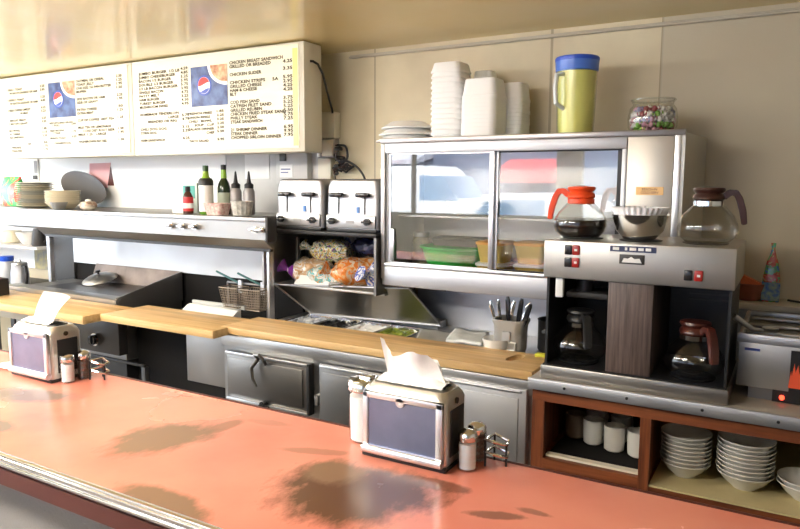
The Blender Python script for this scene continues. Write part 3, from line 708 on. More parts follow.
for i, (x, y) in enumerate(((-2.565, 2.70), (-2.50, 2.73))):
    lathe_thing('squeeze_bottle', ('left' if i == 0 else 'right') + ' smoky squeeze bottle with dark pointed nozzle behind the pink basket', 'bottle', x, y, zh, [
        ('bottle', [(.026, 0), (.03, .005), (.03, .12), (.022, .14)], mat('smoky', (.30, .28, .28), .25)), ('collar', [(.024, .138), (.024, .158), (.015, .165)], 'black'),
        ('nozzle', [(.014, .16), (.010, .18), (.004, .225), (.001, .228)], 'black')], G)
t = thing('woven_basket', 'pink woven packet basket in front of the squeeze bottles', 'basket', (-2.585, 2.585, zh), group=G)
MB().loft([(.05, .038, 0, .02), (.062, .045, .055, .02), (.066, .048, .062, .02), (.055, .04, .062, .02), (.045, .03, .01, .02)]).build('basket', mat('pink_weave', (.62, .33, .30), .7, bump=.8, bs=60, var=.6, vs=70, var2=(.75, .62, .55)), t)
t = thing('patterned_bowl', 'white patterned glass dish at the right end of the hood shelf', 'dish', (-2.43, 2.60, zh), group=G)
MB().lathe([(.04, 0), (.045, .004), (.055, .06), (.058, .075), (.052, .075), (.042, .01)], flute=.03, nf=14, n=56).build('dish', mat('patterned', (.62, .60, .55), .3, var=.4, vs=50), t)

# wall papers and marks
def sheetbox(name, label, cat, x0, x1, z0, z1, m, y=3.03, th=.003):
    return tag(MB().box(x0, x1, y - th, y, z0, z1).build(name, m, smooth=False, origin=((x0 + x1) / 2, y, z0)), label, cat)
t = thing('notice_paper', 'pink notice paper with a dark corner pinned to the white wall', 'notice', (-4.08, 3.029, 1.56))
g = MB(); g.prism([(-4.22, 1.725), (-4.0, 1.728), (-4.045, 1.56), (-4.235, 1.562)], 3.026, 3.029, 'y'); wpart('paper', g, 'pink', t, smooth=False)
g = MB(); g.prism([(-4.002, 1.70), (-3.975, 1.575), (-4.04, 1.575)], 3.026, 3.029, 'y'); wpart('dark_corner', g, 'maroon', t, smooth=False)
t = thing('wall_thermometer', 'narrow grey thermometer on the white wall above the plates', 'thermometer', (-4.83, 3.029, 1.61))
wpart('strip', MB().box(-4.855, -4.80, 3.018, 3.029, 1.60, 1.765, .002), 'white', t)
wpart('scale', MB().box(-4.845, -4.81, 3.015, 3.019, 1.66, 1.75), 'grey', t); wpart('clip', MB().box(-4.86, -4.81, 3.010, 3.019, 1.615, 1.645, .003), 'charcoal', t)
sheetbox('paper_notice', 'blank white paper sheet on the grey wall under the menu', 'notice', -2.80, -2.615, 1.622, 1.765, 'paper')
t = thing('outlet_panel', 'white electrical panel with printed notice left of the wiring', 'electrical panel', (-2.42, 3.0, 1.59))
wpart('panel', MB().box(-2.53, -2.31, 2.985, 3.03, 1.585, 1.79, .003), 'greywall', t)
wpart('socket', MB().box(-2.50, -2.455, 2.980, 2.986, 1.72, 1.76, .002), 'charcoal', t)
wpart('notice', MB().box(-2.50, -2.41, 2.981, 2.985, 1.63, 1.70), 'paper', t)
wpart('notice_print', MB().box(-2.49, -2.425, 2.979, 2.982, 1.672, 1.678), 'label_blue', t)
wpart('notice_print', MB().box(-2.49, -2.44, 2.979, 2.982, 1.655, 1.66), 'label_blue', t)
t = thing('junction_box', 'upper cream junction box beside the menu board', 'electrical box', (-2.15, 3.0, 1.84))
wpart('box', MB().box(-2.255, -2.135, 2.995, 3.05, 1.838, 1.975, .003), 'cream', t)
t = thing('junction_box', 'open grey junction box between the cream ones', 'electrical box', (-2.15, 3.0, 1.73))
wpart('box', MB().box(-2.25, -2.14, 3.0, 3.05, 1.735, 1.836, .004), 'grey', t)
wpart('cover', MB().box(-2.215, -2.145, 2.992, 3.001, 1.745, 1.83, .002), 'cream', t); wpart('pipe', MB().cyl((-2.235, 2.99, 1.74), (-2.235, 2.99, 1.83), .010), 'alu', t)
t = thing('junction_box', 'lower cream junction box with the wires just above the toasters', 'electrical box', (-2.18, 3.0, 1.62))
wpart('box', MB().box(-2.25, -2.165, 3.0, 3.05, 1.61, 1.732, .003), 'cream', t)
t = thing('wire_bundle', 'tangle of dark wires hanging between boxes and toasters', 'wires', (-2.08, 3.0, 1.6))
for k in range(8):
    z0, z1 = 1.80 - .02 * k, 1.62 + .010 * k
    pts = [(-2.14, 3.01, z0)]
    for j in range(1, 20):
        u = j / 20; pts.append((-2.135 + (.030 + .011 * k) * math.sin(u * PI) + .014 * math.sin(u * 15 + k * 1.7), 3.01 - .03 * u + .012 * math.cos(u * 11 + k), z0 + (z1 - z0) * u + .012 * math.sin(u * 12 + k * 2)))
    wpart('wire', MB().tube(pts, .0045, 8), 'black' if k % 3 else 'brown', t)
def arc(*p):
    q = [Vector(a) for a in p]; out = []
    for i in range(len(q) - 1):
        a, b, c, d = q[max(i - 1, 0)], q[i], q[i + 1], q[min(i + 2, len(q) - 1)]
        for j in range(6):
            u = j / 6; out.append(.5 * (2 * b + (c - a) * u + (2 * a - 5 * b + 4 * c - d) * u * u + (3 * b - a - 3 * c + d) * u ** 3))
    return out + [q[-1]]
wpart('wire', MB().tube(arc((-2.11, 3.0, 1.71), (-2.05, 2.99, 1.715), (-1.98, 3.0, 1.67), (-1.945, 3.01, 1.60), (-1.94, 3.01, 1.50)), .006), 'black', t)
wpart('wire', MB().tube(arc((-2.12, 3.0, 1.80), (-2.06, 2.99, 1.79), (-2.05, 2.99, 1.73), (-2.10, 3.0, 1.70)), .006), 'black', t)
wpart('connector', MB().box(-2.13, -2.10, 2.975, 3.0, 1.665, 1.70, .006), 'black', t)
wpart('connector', MB().box(-2.125, -2.09, 2.98, 3.01, 1.77, 1.79, .005), 'black', t)

# ------------------------------------------------------------------ menu light boxes
def txt(lines, root, m='text', bold=.034):
    """lines: (string, x, z, width, height) on the face plane; returns one mesh"""
    bm = bmesh.new()
    for s, x, z, wd, ht in lines:
        cu = bpy.data.curves.new('t', 'FONT'); cu.body = s; cu.size = 1; cu.offset = bold; cu.space_character = 1.02; cu.resolution_u = 2
        o = bpy.data.objects.new('t', cu); col.objects.link(o)
        dg = bpy.context.evaluated_depsgraph_get(); me = bpy.data.meshes.new_from_object(o.evaluated_get(dg))
        if len(me.vertices):
            xs = [v.co.x for v in me.vertices]; x0, x1 = min(xs), max(xs)
            k = wd / (x1 - x0)
            for v in me.vertices: v.co = Vector((x + (v.co.x - x0) * k, 0, z + v.co.y * ht / .7))
            bm.from_mesh(me)
        bpy.data.objects.remove(o); bpy.data.meshes.remove(me)
    me = bpy.data.meshes.new('menu_text'); bm.to_mesh(me); bm.free(); me.materials.append(M[m] if isinstance(m, str) else m)
    o = bpy.data.objects.new('menu_text', me); col.objects.link(o); o.parent = root
    o.location = Vector((0, 2.6765, 0)) - Vector(root.location); return o

def picture_mat():
    m = mat('soda_picture', (.008, .02, .11), .4, var=.9, vs=18, var2=(.07, .13, .32))
    b = m.node_tree.nodes['Principled BSDF']; b.inputs['Emission Strength'].default_value = .02
    b.inputs['Emission Color'].default_value = (.1, .2, .6, 1)
    return m
M['pic'] = picture_mat()
M['globe_red'] = mat('globe_red', (.80, .03, .02), .4, emit=(1, .08, .05), es=.08)
M['globe_white'] = mat('globe_white', (.85, .85, .85), .4, emit=(1, 1, 1), es=.12)
M['globe_blue'] = mat('globe_blue', (.02, .06, .35), .4, emit=(.02, .06, .4), es=.06)
M['dish_brown'] = mat('dish_brown', (.35, .12, .05), .5, var=.5, vs=30, var2=(.7, .5, .3), emit=(.5, .25, .12), es=.08)

def menu_box(label, x0, x1, z0, z1, pic, end=False):
    t = thing('menu_board', label, 'menu board', ((x0 + x1) / 2, 2.72, z0), group='backlit menu boards under the ceiling')
    wpart('case', MB().box(x0, x1, 2.684, 2.825, z0, z1, .003), 'menu_case', t)
    wpart('face', MB().box(x0 + .012, x1 - .03, 2.679, 2.685, z0 + .02, z1 - .012), 'menu_face', t, smooth=False)
    # product picture: blue background, round emblem, plate of food
    a, b, c, d = pic
    p = wpart('picture', MB().box(a, b, 2.6775, 2.6805, c, d), 'pic', t, smooth=False)
    cx, cz = a + .37 * (b - a), c + .52 * (d - c); r = .043
    def disc(rr, y, f0=-9, f1=9):
        pts = []
        for i in range(48):
            an = 2 * PI * i / 48; u, v = rr * math.cos(an), rr * math.sin(an)
            pts.append((u, v))
        return [(u, min(max(v, f0(u) if callable(f0) else f0), f1(u) if callable(f1) else f1)) for u, v in pts]
    wave = lambda u: .012 * math.sin(u * 40) + .0 - .1 * u
    q = MB(); q.prism([(cx + u * 1.12, cz + v * 1.12) for u, v in disc(r * 1.12, 0)], 2.6765, 2.6775, 'y'); wpart('emblem_rim', q, 'globe_blue', t, p, smooth=False)
    q = MB(); q.prism([(cx + u, cz + v) for u, v in disc(r, 0)], 2.6755, 2.6765, 'y'); wpart('emblem_white_band', q, 'globe_white', t, p, smooth=False)
    q = MB(); q.prism([(cx + u * .98, cz + v) for u, v in disc(r * .98, 0, f0=lambda u: .006 + wave(u))], 2.6745, 2.6755, 'y'); wpart('emblem_red_field', q, 'globe_red', t, p, smooth=False)
    q = MB(); q.prism([(cx + u * .98, cz + v) for u, v in disc(r * .98, 0, f1=lambda u: -.024 + wave(u))], 2.6745, 2.6755, 'y'); wpart('emblem_blue_field', q, 'globe_blue', t, p, smooth=False)
    ang = [PI + PI / 2 * i / 12 for i in range(13)]
    q = MB(); q.prism([(b, d)] + [(b + .135 * (b - a) / .26 * math.cos(k), d + .105 * math.sin(k)) for k in ang], 2.6762, 2.6775, 'y'); wpart('plate_rim', q, 'globe_white', t, p, smooth=False)
    q = MB(); q.prism([(b, d)] + [(b + .117 * (b - a) / .26 * math.cos(k), d + .09 * math.sin(k)) for k in ang], 2.6750, 2.6762, 'y'); wpart('food', q, 'dish_brown', t, p, smooth=False)
    return t
def column(lines, x, z_top, z_bot, w_full, h=.016, price_x=None, wp=.04, nmax=None):
    out = []; n = len(lines); mx = nmax or max(len(l[0]) for l in lines if l)
    for i, l in enumerate(lines):
        if not l: continue
        z = z_top + (z_bot - z_top) * i / (n - 1) - h * .5
        s = l[0]; ind = len(s) - len(s.lstrip()); s = s.strip()
        if s: out.append((s, x + w_full * ind / mx, z, w_full * len(s) / mx, h))
        if len(l) > 1 and price_x is not None: out.append((l[1], price_x, z + (.006 if len(l) < 3 else 0), wp, h))
    return out
zt, zb = 2.278, 1.752
t = menu_box('right backlit menu board listing burgers and sandwiches', -3.325, -2.09, zb, zt, (-2.85, -2.585, 2.003, 2.21))
wpart('yellow_strip', MB().box(-2.155, -2.125, 2.6775, 2.6795, zb + .03, zt - .03), 'menu_yellow', t, smooth=False)
wpart('power_cord', MB().tube([(-2.089, 2.73, 2.19), (-2.079, 2.74, 2.19), (-2.072, 2.77, 2.18), (-2.072, 2.81, 2.14), (-2.075, 2.85, 2.06), (-2.12, 2.95, 1.99), (-2.15, 3.0, 1.97)], .006), 'black', t)
L_ = [('JUMBO BURGER  1/3 LB', '4.59'), ('JUMBO CHEESEBURGER', '4.85'), ('BACON 1/3 BURGER', '5.25'), ('DOUBLE 1/3 BURGER', '5.95'), ('1/3 LB BACON BURGER', '5.75'), ('SINGLE BACON', '3.95'), ('PATTY MELT', '4.75'), ('HAM BURGER', '3.25'), ('TURKEY BURGER', '4.50'), ('MUSHROOM SWISS', '4.95'), None,
      ('HOMEMADE TENDERLOIN', ''), ('              LARGE', '5.75'), ('    BREADED OR REG', '4.75'), None, ('CHILI DOG DOG', '3.15'), ('CORN DOG', '2.25'), None, ('HAM SANDWICH', '4.25')]
L_ = [l if l is None or l[-1] else (l[0],) for l in L_]
lines = column(L_, -3.262, 2.205, 1.835, .33, .0145, -2.925, .055)
L_ = [('FRENCH FRIES', '1.85'), ('ONION RINGS', '2.25'), ('CHILI   BOWL', '3.25'), ('   SOUP   CUP', '2.25'), ('SALADS DINNER', '2.50'), ('         CHEF', '5.50'), None, ('TACO SALAD', '5.95')]
lines += column(L_, -2.875, 1.968, 1.822, .19, .013, -2.665, .05)
L_ = [('CHICKEN BREAST SANDWICH',), ('GRILLED OR BREADED', '4.25', 0), None, ('CHICKEN SLIDER', '3.35'), None, ('CHICKEN STRIPS     5A', '5.95'), ('GRILLED CHEESE', '2.95'), ('HAM & CHEESE', '4.25'), ('BLT', '4.25'), None, ('COD FISH SAND', '3.75'), ('CATFISH FILET SAND', '5.25'), ('GRILLED REUBEN', '5.25'), ('CHICKEN FRIED STEAK SAND', '5.50'), ('PHILLY STEAK', '5.75'), ('STEAK SANDWICH', '7.25'), None, ('21 SHRIMP DINNER', '6.95'), ('STEAK DINNER', '9.95'), ('CHOPPED SIRLOIN DINNER', '7.95')]
lines += column(L_, -2.568, 2.212, 1.832, .37, .0155, -2.215, .06)
txt(lines, t)
t = menu_box('left backlit menu board listing breakfast items', -4.90, -3.33, zb, zt, (-4.105, -3.842, 1.998, 2.212))
L_ = [('1 EGG 1 TOAST', '2.25'), ('  W/ BACON SAUSAGE OR HAM', '3.85'), None, ('2 EGGS 2 TOAST', '3.25'), ('  W/ BACON SAUSAGE OR HAM', '4.85'), None, ('3 EGG CHEESE OMELET', '4.25'), ('          W/ MEAT', '5.25'), None, ('1 BISCUIT GRAVY', '2.25'), ('2 BISCUITS GRAVY', '3.25'), None, ('BACON EGG', '2.85'), ('W/ CHEESE', '3.15'), ('EGG SANDWICH', '2.25'), None, ('               ADD', '.50'), ('1 PANCAKE', '1.75'), ('2 PANCAKES', '2.75')]
lines = column(L_, -4.55, 2.195, 1.80, .33, .014, -4.19, .05)
L_ = [('BISCUITS AND GRAVY', ), ('  1 FULL', '2.60'), None, ('HASH BROWNS', ''), ('  2 TONS', '1.75'), None, ('FRENCH TOAST', '3.25'), None, ('   CINNAMON ROLL',)]
L_ = [l if l is None or l[-1] else (l[0],) for l in L_]
lines += column(L_, -4.11, 1.965, 1.84, .24, .012, -3.89, .045)
L_ = [('OATMEAL OR CEREAL', '2.50'), ('TOAST JELLY', '1.25'), ('ONE EGG TO PAN BUTTER', '1.95'), ('MUFFIN', '1.50'), None, ('SIDE BACON OR HAM', '2.25'), ('SIDE OF GRAVY', '1.95'), None, ('EXTRA CHEESE', '.50'), ('EXTRA MEAT', '1.25'), None, ('CUP OF COFFEE  HOT TEA', '1.25'), None, ('MILK TEA OR LEMONADE', ), ('   COKE DIET ROOT BEER', '1.50'), ('MILK 1.25   LARGE', '1.95'), None, ('HASHBROWN PATTIES', '1.50')]
lines += column(L_, -3.825, 2.205, 1.843, .34, .0145, -3.455, .05)
txt(lines, t)

# ------------------------------------------------------------------ glass display case
t = thing('display_case', 'stainless refrigerated display case with two sliding glass doors', 'display case', (-1.0, 2.85, 1.135))
x0, x1, y0, y1, z0, z1 = -1.632, -.352, 2.65, 3.03, 1.135, 1.800
c = MB(); c.box(x0, x1, y0 + .012, y1, z1 - .035, z1 - .01); c.box(x0, x1, y0 + .012, y1, z0, z0 + .03)
c.box(x0, x0 + .03, y0 + .012, y1, z0 + .03, z1 - .035); c.box(x0 + .03, x1, y1 - .02, y1, z0 + .03, z1 - .035)
c.box(-.55, x1, y0 + .03, y1 - .02, z0 + .03, z1 - .035)
wpart('carcass', c, 'steel_dull', t)
wpart('side_panel', MB().prism([(-.3645, 2.652), (-.352, 2.652), (-.322, 3.03), (-.352, 3.03)], z0, z1 - .012, 'z'), mat('side_grey', (.50, .49, .46), .4, .4), t)
wpart('top_flange', MB().box(x0 - .003, x1, y0 - .004, y0 + .014, z1 - .022, z1, .002), mat('flange', (.30, .28, .27), .3, .8), t)
wpart('header_rail', MB().box(x0 + .02, -.555, y0, y0 + .013, z1 - .066, z1 - .023, .002), 'steel_soft', t)
wpart('left_jamb', MB().box(x0, x0 + .02, y0 - .002, y0 + .014, z0 + .03, z1 - .023, .002), 'steel_dull', t)
wpart('right_jamb', MB().box(-.571, -.553, y0, y0 + .014, z0 + .09, z1 - .066, .002), 'steel_soft', t)
wpart('sill_rail', MB().box(x0 + .02, -.553, y0 - .004, y0 + .014, z0, z0 + .088, .003), 'steel_soft', t)
wpart('sill_track', MB().box(x0 + .02, -.553, y0 - .006, y0 + .012, z0 + .089, z0 + .104, .002), 'alu', t)
wpart('machine_panel', MB().box(-.552, -.388, y0, y0 + .03, z0 + .002, z1 - .023, .003), mat('machine_panel', (.50, .47, .42), .4, .6), t)
wpart('corner_post', MB().box(-.387, -.364, y0 - .002, y0 + .03, z0 + .002, z1 - .004, .003), 'alu', t)
pl = wpart('name_plate', MB().box(-.515, -.418, y0 - .003, y0 + .001, 1.562, 1.592), 'copper', t)
# wording on the small plate
cu = bpy.data.curves.new('p', 'FONT'); cu.body = 'REACH-IN\nCOLD-SERV'; cu.size = .012; cu.align_x = 'CENTER'; cu.offset = .0002
po = bpy.data.objects.new('p', cu); col.objects.link(po); me = bpy.data.meshes.new_from_object(po.evaluated_get(bpy.context.evaluated_depsgraph_get())); bpy.data.objects.remove(po)
pt = bpy.data.objects.new('plate_text', me); me.materials.append(M['brown']); col.objects.link(pt); pt.parent = pl; pt.rotation_euler = (PI / 2, 0, 0); pt.location = Vector((-.4665, y0 - .0035, 1.579)) - Vector(t.location)
for i, (a, b, yy) in enumerate(((x0 + .022, -1.072, y0 + .016), (-1.11, -.572, y0 + .028))):
    d = wpart('sliding_door', MB().box(a + .02, b - .02, yy + .002, yy + .0045, z0 + .105, z1 - .068), 'glass_case', t, smooth=False)
    f = MB(); f.box(a, a + .02, yy, yy + .009, z0 + .10, z1 - .066); f.box(b - .02, b, yy, yy + .009, z0 + .10, z1 - .066)
    f.box(a, b, yy, yy + .009, z0 + .10, z0 + .108); f.box(a, b, yy, yy + .009, z1 - .071, z1 - .066)
    wpart('door_frame', f, 'black' if i else 'alu', t, d, smooth=False)
    if i == 0: wpart('pull_handle', MB().box(-1.588, -1.566, yy - .012, yy + .001, z0 + .115, z0 + .26, .004), 'alu', t, d)
wpart('centre_stile', MB().box(-1.103, -1.082, y0 - .002, y0 + .014, z0 + .088, z1 - .066, .002), 'alu', t)
wpart('inner_shelf', MB().box(-1.59, -.56, 2.74, 3.005, 1.448, 1.456), 'steel_dull', t)
for x in (-1.3, -.8): wpart('drain_plug', MB().cyl((x, y0 - .002, z0 - .0), (x, y0 + .0, z0 + .0), .003), 'black', t)
zc = z0 + .031
t = thing('mixing_bowl', 'green plastic mixing bowl inside the display case', 'bowl', (-1.355, 2.86, zc))
MB().lathe([(.09, 0), (.10, .004), (.145, .10), (.152, .135), (.165, .14), (.165, .148), (.148, .148), (.138, .10), (.09, .01)], n=40).build('bowl', 'green', t)
tubs = [(-1.13, 2.80, 'lower', 'left'), (-1.13, 2.80, 'upper', 'left'), (-.97, 2.84, 'lower', 'middle'), (-.97, 2.84, 'upper', 'middle'), (-.66, 2.80, 'lower', 'right')]
for x, y, lv, sd in tubs:
    t = thing('storage_tub', '%s yellow food tub of the %s pile inside the display case' % (lv, sd), 'tub', (x, y, zc + (.093 if lv == 'upper' else 0)), group='yellow food tubs in the display case')
    MB().loft([(.055, .055, 0, .02), (.068, .068, .075, .025), (.07, .07, .078, .025)]).build('tub', 'yellow_tub', t)
    MB().loft([(.073, .073, .078, .027), (.074, .074, .088, .027), (.066, .066, .092, .025)]).build('lid', 'orange_lid' if lv == 'upper' else 'white', t)
t = thing('food_crate', 'blue-lidded container on the floor of the display case', 'container', (-.81, 2.84, zc))
MB().loft([(.062, .075, 0, .015), (.07, .08, .11, .02)]).build('tub', mat('greyblue', (.32, .33, .42), .4), t)
MB().loft([(.072, .083, .11, .02), (.072, .083, .125, .02)]).build('lid', 'label_blue', t)
lathe_thing('glass_jar', 'pale jar at the left end inside the display case', 'jar', -1.555, 2.9, zc, [('jar', [(.04, 0), (.045, .01), (.045, .16), (.035, .18)], mat('jar_tan', (.45, .38, .22), .4, var=.6, vs=30, var2=(.15, .13, .1))), ('lid', [(.038, .18), (.038, .2)], 'steel')])
for i in range(4):
    sheet_lab = ORD[i] + (' from the top' if i else '') + ' foam plate on the inner display case shelf'
    o = MB().lathe([(a * .12, b) for a, b in dish], n=32).build('foam_plate', 'foam'); o.location = (-1.28, 2.88, 1.457 + .016 * (3 - i)); tag(o, sheet_lab, 'plate', 'foam plates on the inner shelf')
t = thing('meat_tray', 'dark wrapped tray lying on the green bowl in the display case', 'tray', (-1.33, 2.87, zc + .149))
MB().loft([(.12, .06, 0, .02), (.13, .065, .03, .02), (.12, .055, .04, .02)]).build('tray', 'charcoal', t)

# ------------------------------------------------------------------ things on the display case
zt = z1 - .009
def tray_foam(hw, hd, h): return [(hw * .80, hd * .80, 0, .02), (hw * .84, hd * .84, .003, .022), (hw * .97, hd * .97, h * .8, .03), (hw, hd, h * .82, .03), (hw, hd, h, .03), (hw * .95, hd * .95, h, .03), (hw * .8, hd * .8, .005, .02)]
def foam_stack(where, cx, cy, hw, hd, n, step, h, rz=0, inv=True, top=None):
    lv = tray_foam(hw, hd, h)
    lv = [(a, b_, h - z, r) for a, b_, z, r in lv] if inv else lv
    proto = MB(); proto.loft(lv, k=4); me = None
    for i in range(n):
        if me is None:
            o = proto.build('foam_container', 'foam'); me = o.data
        else:
            o = bpy.data.objects.new('foam_container', me); col.objects.link(o)
        k = n - 1 - i
        tag(o, '%s foam container of the %s stack' % (ORD[k] + (' from the top' if k else ''), where), 'foam container', 'foam containers stacked on the display case: ' + where)
        o.location = (cx + random.uniform(-.0015, .0015), cy, zt + i * step); o.rotation_euler = (0, 0, R(rz))
foam_stack('tall left-hand', -1.358, 2.80, .076, .072, 14, .0225, .045)
foam_stack('shorter front', -1.185, 2.77, .082, .075, 11, .0165, .088)
foam_stack('right rear', -1.10, 2.90, .060, .07, 11, .0165, .080)
foam_stack('tall rear hidden', -1.262, 2.96, .05, .05, 15, .0195, .045)
for i in range(3):
    prof = [(.001, .0), (.6, 0), (.68, .004), (.96, .026), (1.0, .028), (1.0, .034), (.9, .032), (.001, .010)]
    o = MB().lathe([(a * .152, .034 - b) for a, b in prof], n=40, sx=1, sy=.95).build('foam_plate', 'foam')
    o.location = (-1.588, 2.815, zt + .030 * i); o.scale = (1 - .09 * i, 1 - .07 * i, 1)
    o.scale.y *= .95
    tag(o, ['bottom', 'middle', 'top'][i] + ' upturned foam plate at the display case left end', 'foam plate', 'upturned foam plates on the display case')
t = thing('lemonade_pitcher', 'plastic pitcher of yellow lemonade with blue lid on the display case', 'pitcher', (-.795, 2.80, zt))
MB().lathe([(.070, 0), (.073, .004), (.083, .272), (.080, .272), (.070, .008)], n=40).build('pitcher', 'pitcher', t)
MB().lathe([(.066, .009), (.069, .012), (.078, .258), (.001, .259)], n=40).build('lemonade', 'lemonade', t)
MB().lathe([(.0845, .298), (.087, .300), (.088, .310), (.084, .316), (.001, .316)], n=40).build('lid', 'blue_lid', t)
MB().lathe([(.0835, .260), (.0845, .262), (.0865, .299), (.084, .2995), (.0815, .262)], n=40).build('lid_skirt', mat('blue_skirt', (.08, .20, .70), .3), t)
MB().tube([(-.035, -.070, .245), (-.052, -.098, .24), (-.056, -.104, .19), (-.053, -.098, .13), (-.032, -.062, .11)], .009).build('handle', mat('frosty_handle', (.68, .72, .72), .25), t)
t = thing('candy_jar', 'squat round glass jar of wrapped candy on the display case', 'jar', (-.495, 2.80, zt))
prof = [(.066, 0), (.078, .004), (.090, .03), (.092, .065), (.086, .098), (.073, .115), (.077, .124), (.080, .132)]
MB().lathe(prof[:], n=40).build('jar', 'glass_pot', t)
bpy.context.view_layer.update()
jar = [o for o in col.objects if o.name == 'jar' and o.parent == t]
jo = t.children[0]; bm_ = bmesh.new(); bm_.from_mesh(jo.data)
top = [f for f in bm_.faces if len(f.verts) > 10 and f.calc_center_median().z > .1]; bmesh.ops.delete(bm_, geom=top, context='FACES'); bm_.to_mesh(jo.data); bm_.free()
MB().tube([(.080 * math.cos(a), .080 * math.sin(a), .132) for a in [2 * PI * i / 32 for i in range(32)]], .0035, 8, closed=True).build('rim', 'glass_thick', t)
cm = []
cands = [((.75, .72, .70), 'white'), ((.35, .08, .10), 'dark red'), ((.25, .50, .10), 'green'), ((.55, .30, .36), 'pink'), ((.30, .32, .50), 'blue-grey')]
for c_, nm_ in cands:
    b_ = MB(); b_.lathe([(.001, -.010), (.008, -.007), (.0105, 0), (.008, .007), (.001, .010)], n=12)
    b_.tube([(.009, 0, 0), (.013, 0, 0), (.02, 0, .002)], [.003, .002, .007], 8); b_.tube([(-.009, 0, 0), (-.013, 0, 0), (-.02, 0, -.002)], [.003, .002, .007], 8)
    me = bpy.data.meshes.new('candy'); b_.bm.to_mesh(me); b_.bm.free(); me.materials.append(mat('candy_' + nm_, c_, .3)); me.polygons.foreach_set('use_smooth', [True] * len(me.polygons)); cm.append((me, nm_))
rc = random.Random(3)
for lev, (z, rad, cnt) in enumerate(((.016, .060, 15), (.035, .070, 17), (.055, .073, 17), (.075, .071, 16), (.094, .062, 13))):
    for ring, (rr, cc) in enumerate(((rad, cnt), (rad * .5, 5))):
        for i in range(cc):
            an = 2 * PI * i / cc + lev * .4
            kk = rc.choices(range(5), weights=((1, 4, 4, 3, 0) if lev < 2 else (5, 1, 2, 3, 3)))[0]
            o = bpy.data.objects.new('candy', cm[kk][0]); col.objects.link(o)
            o.location = (-.495 + rr * math.cos(an), 2.80 + rr * math.sin(an), zt + z); o.rotation_euler = (rc.uniform(-.6, .6), rc.uniform(-.6, .6), an + PI / 2)
            o.scale = (.95, 1.15, 1.15)
            tag(o, '%s wrapped candy inside the round glass jar' % cm[kk][1], 'candy', '%s candies in the glass jar' % cm[kk][1])

# ------------------------------------------------------------------ steel counter and coffee brewer
t = thing('steel_counter', 'stainless counter top carrying the coffee brewer and the steamer', 'counter', (-.2, 2.6, .9))
wpart('top', MB().box(-.745, 1.2, 2.175, 3.03, .915, .945, .002), mat('counter_tan', (.30, .27, .23), .4), t)
e = MB().box(-.747, 1.2, 2.165, 2.178, .910, .948, .002); wpart('metal_edge', e, 'steel_soft', t)
for x in (-.62, -.42, -.20, .0): wpart('screw', MB().cyl((x, 2.166, .929), (x, 2.162, .929), .0045), 'black', t)
zk = .9455
t = thing('coffee_brewer', 'stainless twin coffee brewer with woodgrain column and lower warmers', 'coffee maker', (-.425, 2.38, zk))
X0, X1, Y0, Y1 = -.712, -.134, 2.19, 2.58
hd = wpart('head', MB().box(X0, X1, Y0, Y1, 1.292, 1.417, .005), mat('brewer_steel', (.42, .41, .385), .42, .85), t)
bs_ = wpart('base', MB().box(X0, X1, Y0, Y1, .947, .992, .003), mat('brewer_base', (.42, .40, .37), .35, .9), t)
wpart('base_plate', MB().box(X0 + .006, X1 - .006, Y0 + .006, Y1, .992, .996), 'black', t)
wpart('back_panel', MB().box(X0 + .01, X1 - .01, Y1 - .02, Y1 - .005, .996, 1.292), 'black', t)
wpart('side_panel', MB().box(X0 + .008, X0 + .016, Y0 + .02, Y1 - .02, .996, 1.292), 'black', t)
wpart('side_panel', MB().box(X1 - .016, X1 - .008, Y0 + .02, Y1 - .02, .996, 1.292), 'black', t)
wpart('column', MB().box(-.500, -.362, Y0 + .015, Y1 - .02, .996, 1.2915, .002), 'laminate', t)
for x in (-.19, -.205 - .13): 
    pass
for k in range(4): wpart('vent_slat', MB().box(-.30, -.17, Y1 - .024, Y1 - .0195, 1.20 + .02 * k, 1.206 + .02 * k), 'charcoal', t)
wpart('drip_tray_bracket', MB().box(-.66, -.52, Y0 + .10, Y0 + .25, 1.215, 1.235, .004), 'charcoal', t)
wpart('spray_head', MB().cyl((-.61, 2.34, 1.235), (-.61, 2.34, 1.292), .03), 'black', t)
wpart('switch_bracket', MB().box(-.675, -.65, Y0 + .02, Y0 + .04, 1.225, 1.292, .002), 'white', t)
for x, y in ((-.612, 2.295), (-.245, 2.285)): wpart('warmer', MB().lathe([(.065, .996), (.068, 1.0), (.06, 1.004), (.001, 1.004)], c=(x, y, 0)), 'black_gloss', t)
for x in (-.62, -.43, -.235): wpart('warmer', MB().lathe([(.065, 1.417), (.068, 1.4195), (.06, 1.421), (.001, 1.421)], c=(x, 2.33, 0)), 'charcoal', t)
def switch(x, z, m):
    s_ = wpart('switch', MB().box(x - .012, x + .012, Y0 - .006, Y0 + .001, z - .016, z + .016, .003), m, t, hd)
for z in (1.388, 1.347): switch(-.629, z, 'black_gloss'); switch(-.604, z, 'red_switch')
switch(-.263, 1.330, 'black_gloss'); switch(-.234, 1.330, 'red_switch')
for x, z in ((-.604, 1.388), (-.604, 1.347), (-.234, 1.33)): wpart('switch_light', MB().box(x - .004, x + .005, Y0 - .008, Y0 - .005, z - .003, z + .004), 'white', t, hd)
wpart('model_strip', MB().box(-.496, -.357, Y0 - .003, Y0 + .001, 1.391, 1.409), mat('strip_dark', (.05, .06, .12), .35, .4), t, hd)
for k, (a, b_) in enumerate(((-.487, -.468), (-.45, -.443), (-.436, -.416), (-.41, -.394), (-.388, -.372))): wpart('strip_print', MB().box(a, b_, Y0 - .0045, Y0 - .0025, 1.396, 1.405), 'white', t, hd)
wpart('badge', MB().box(-.466, -.390, Y0 - .004, Y0 + .001, 1.353, 1.383, .001), 'charcoal', t, hd)
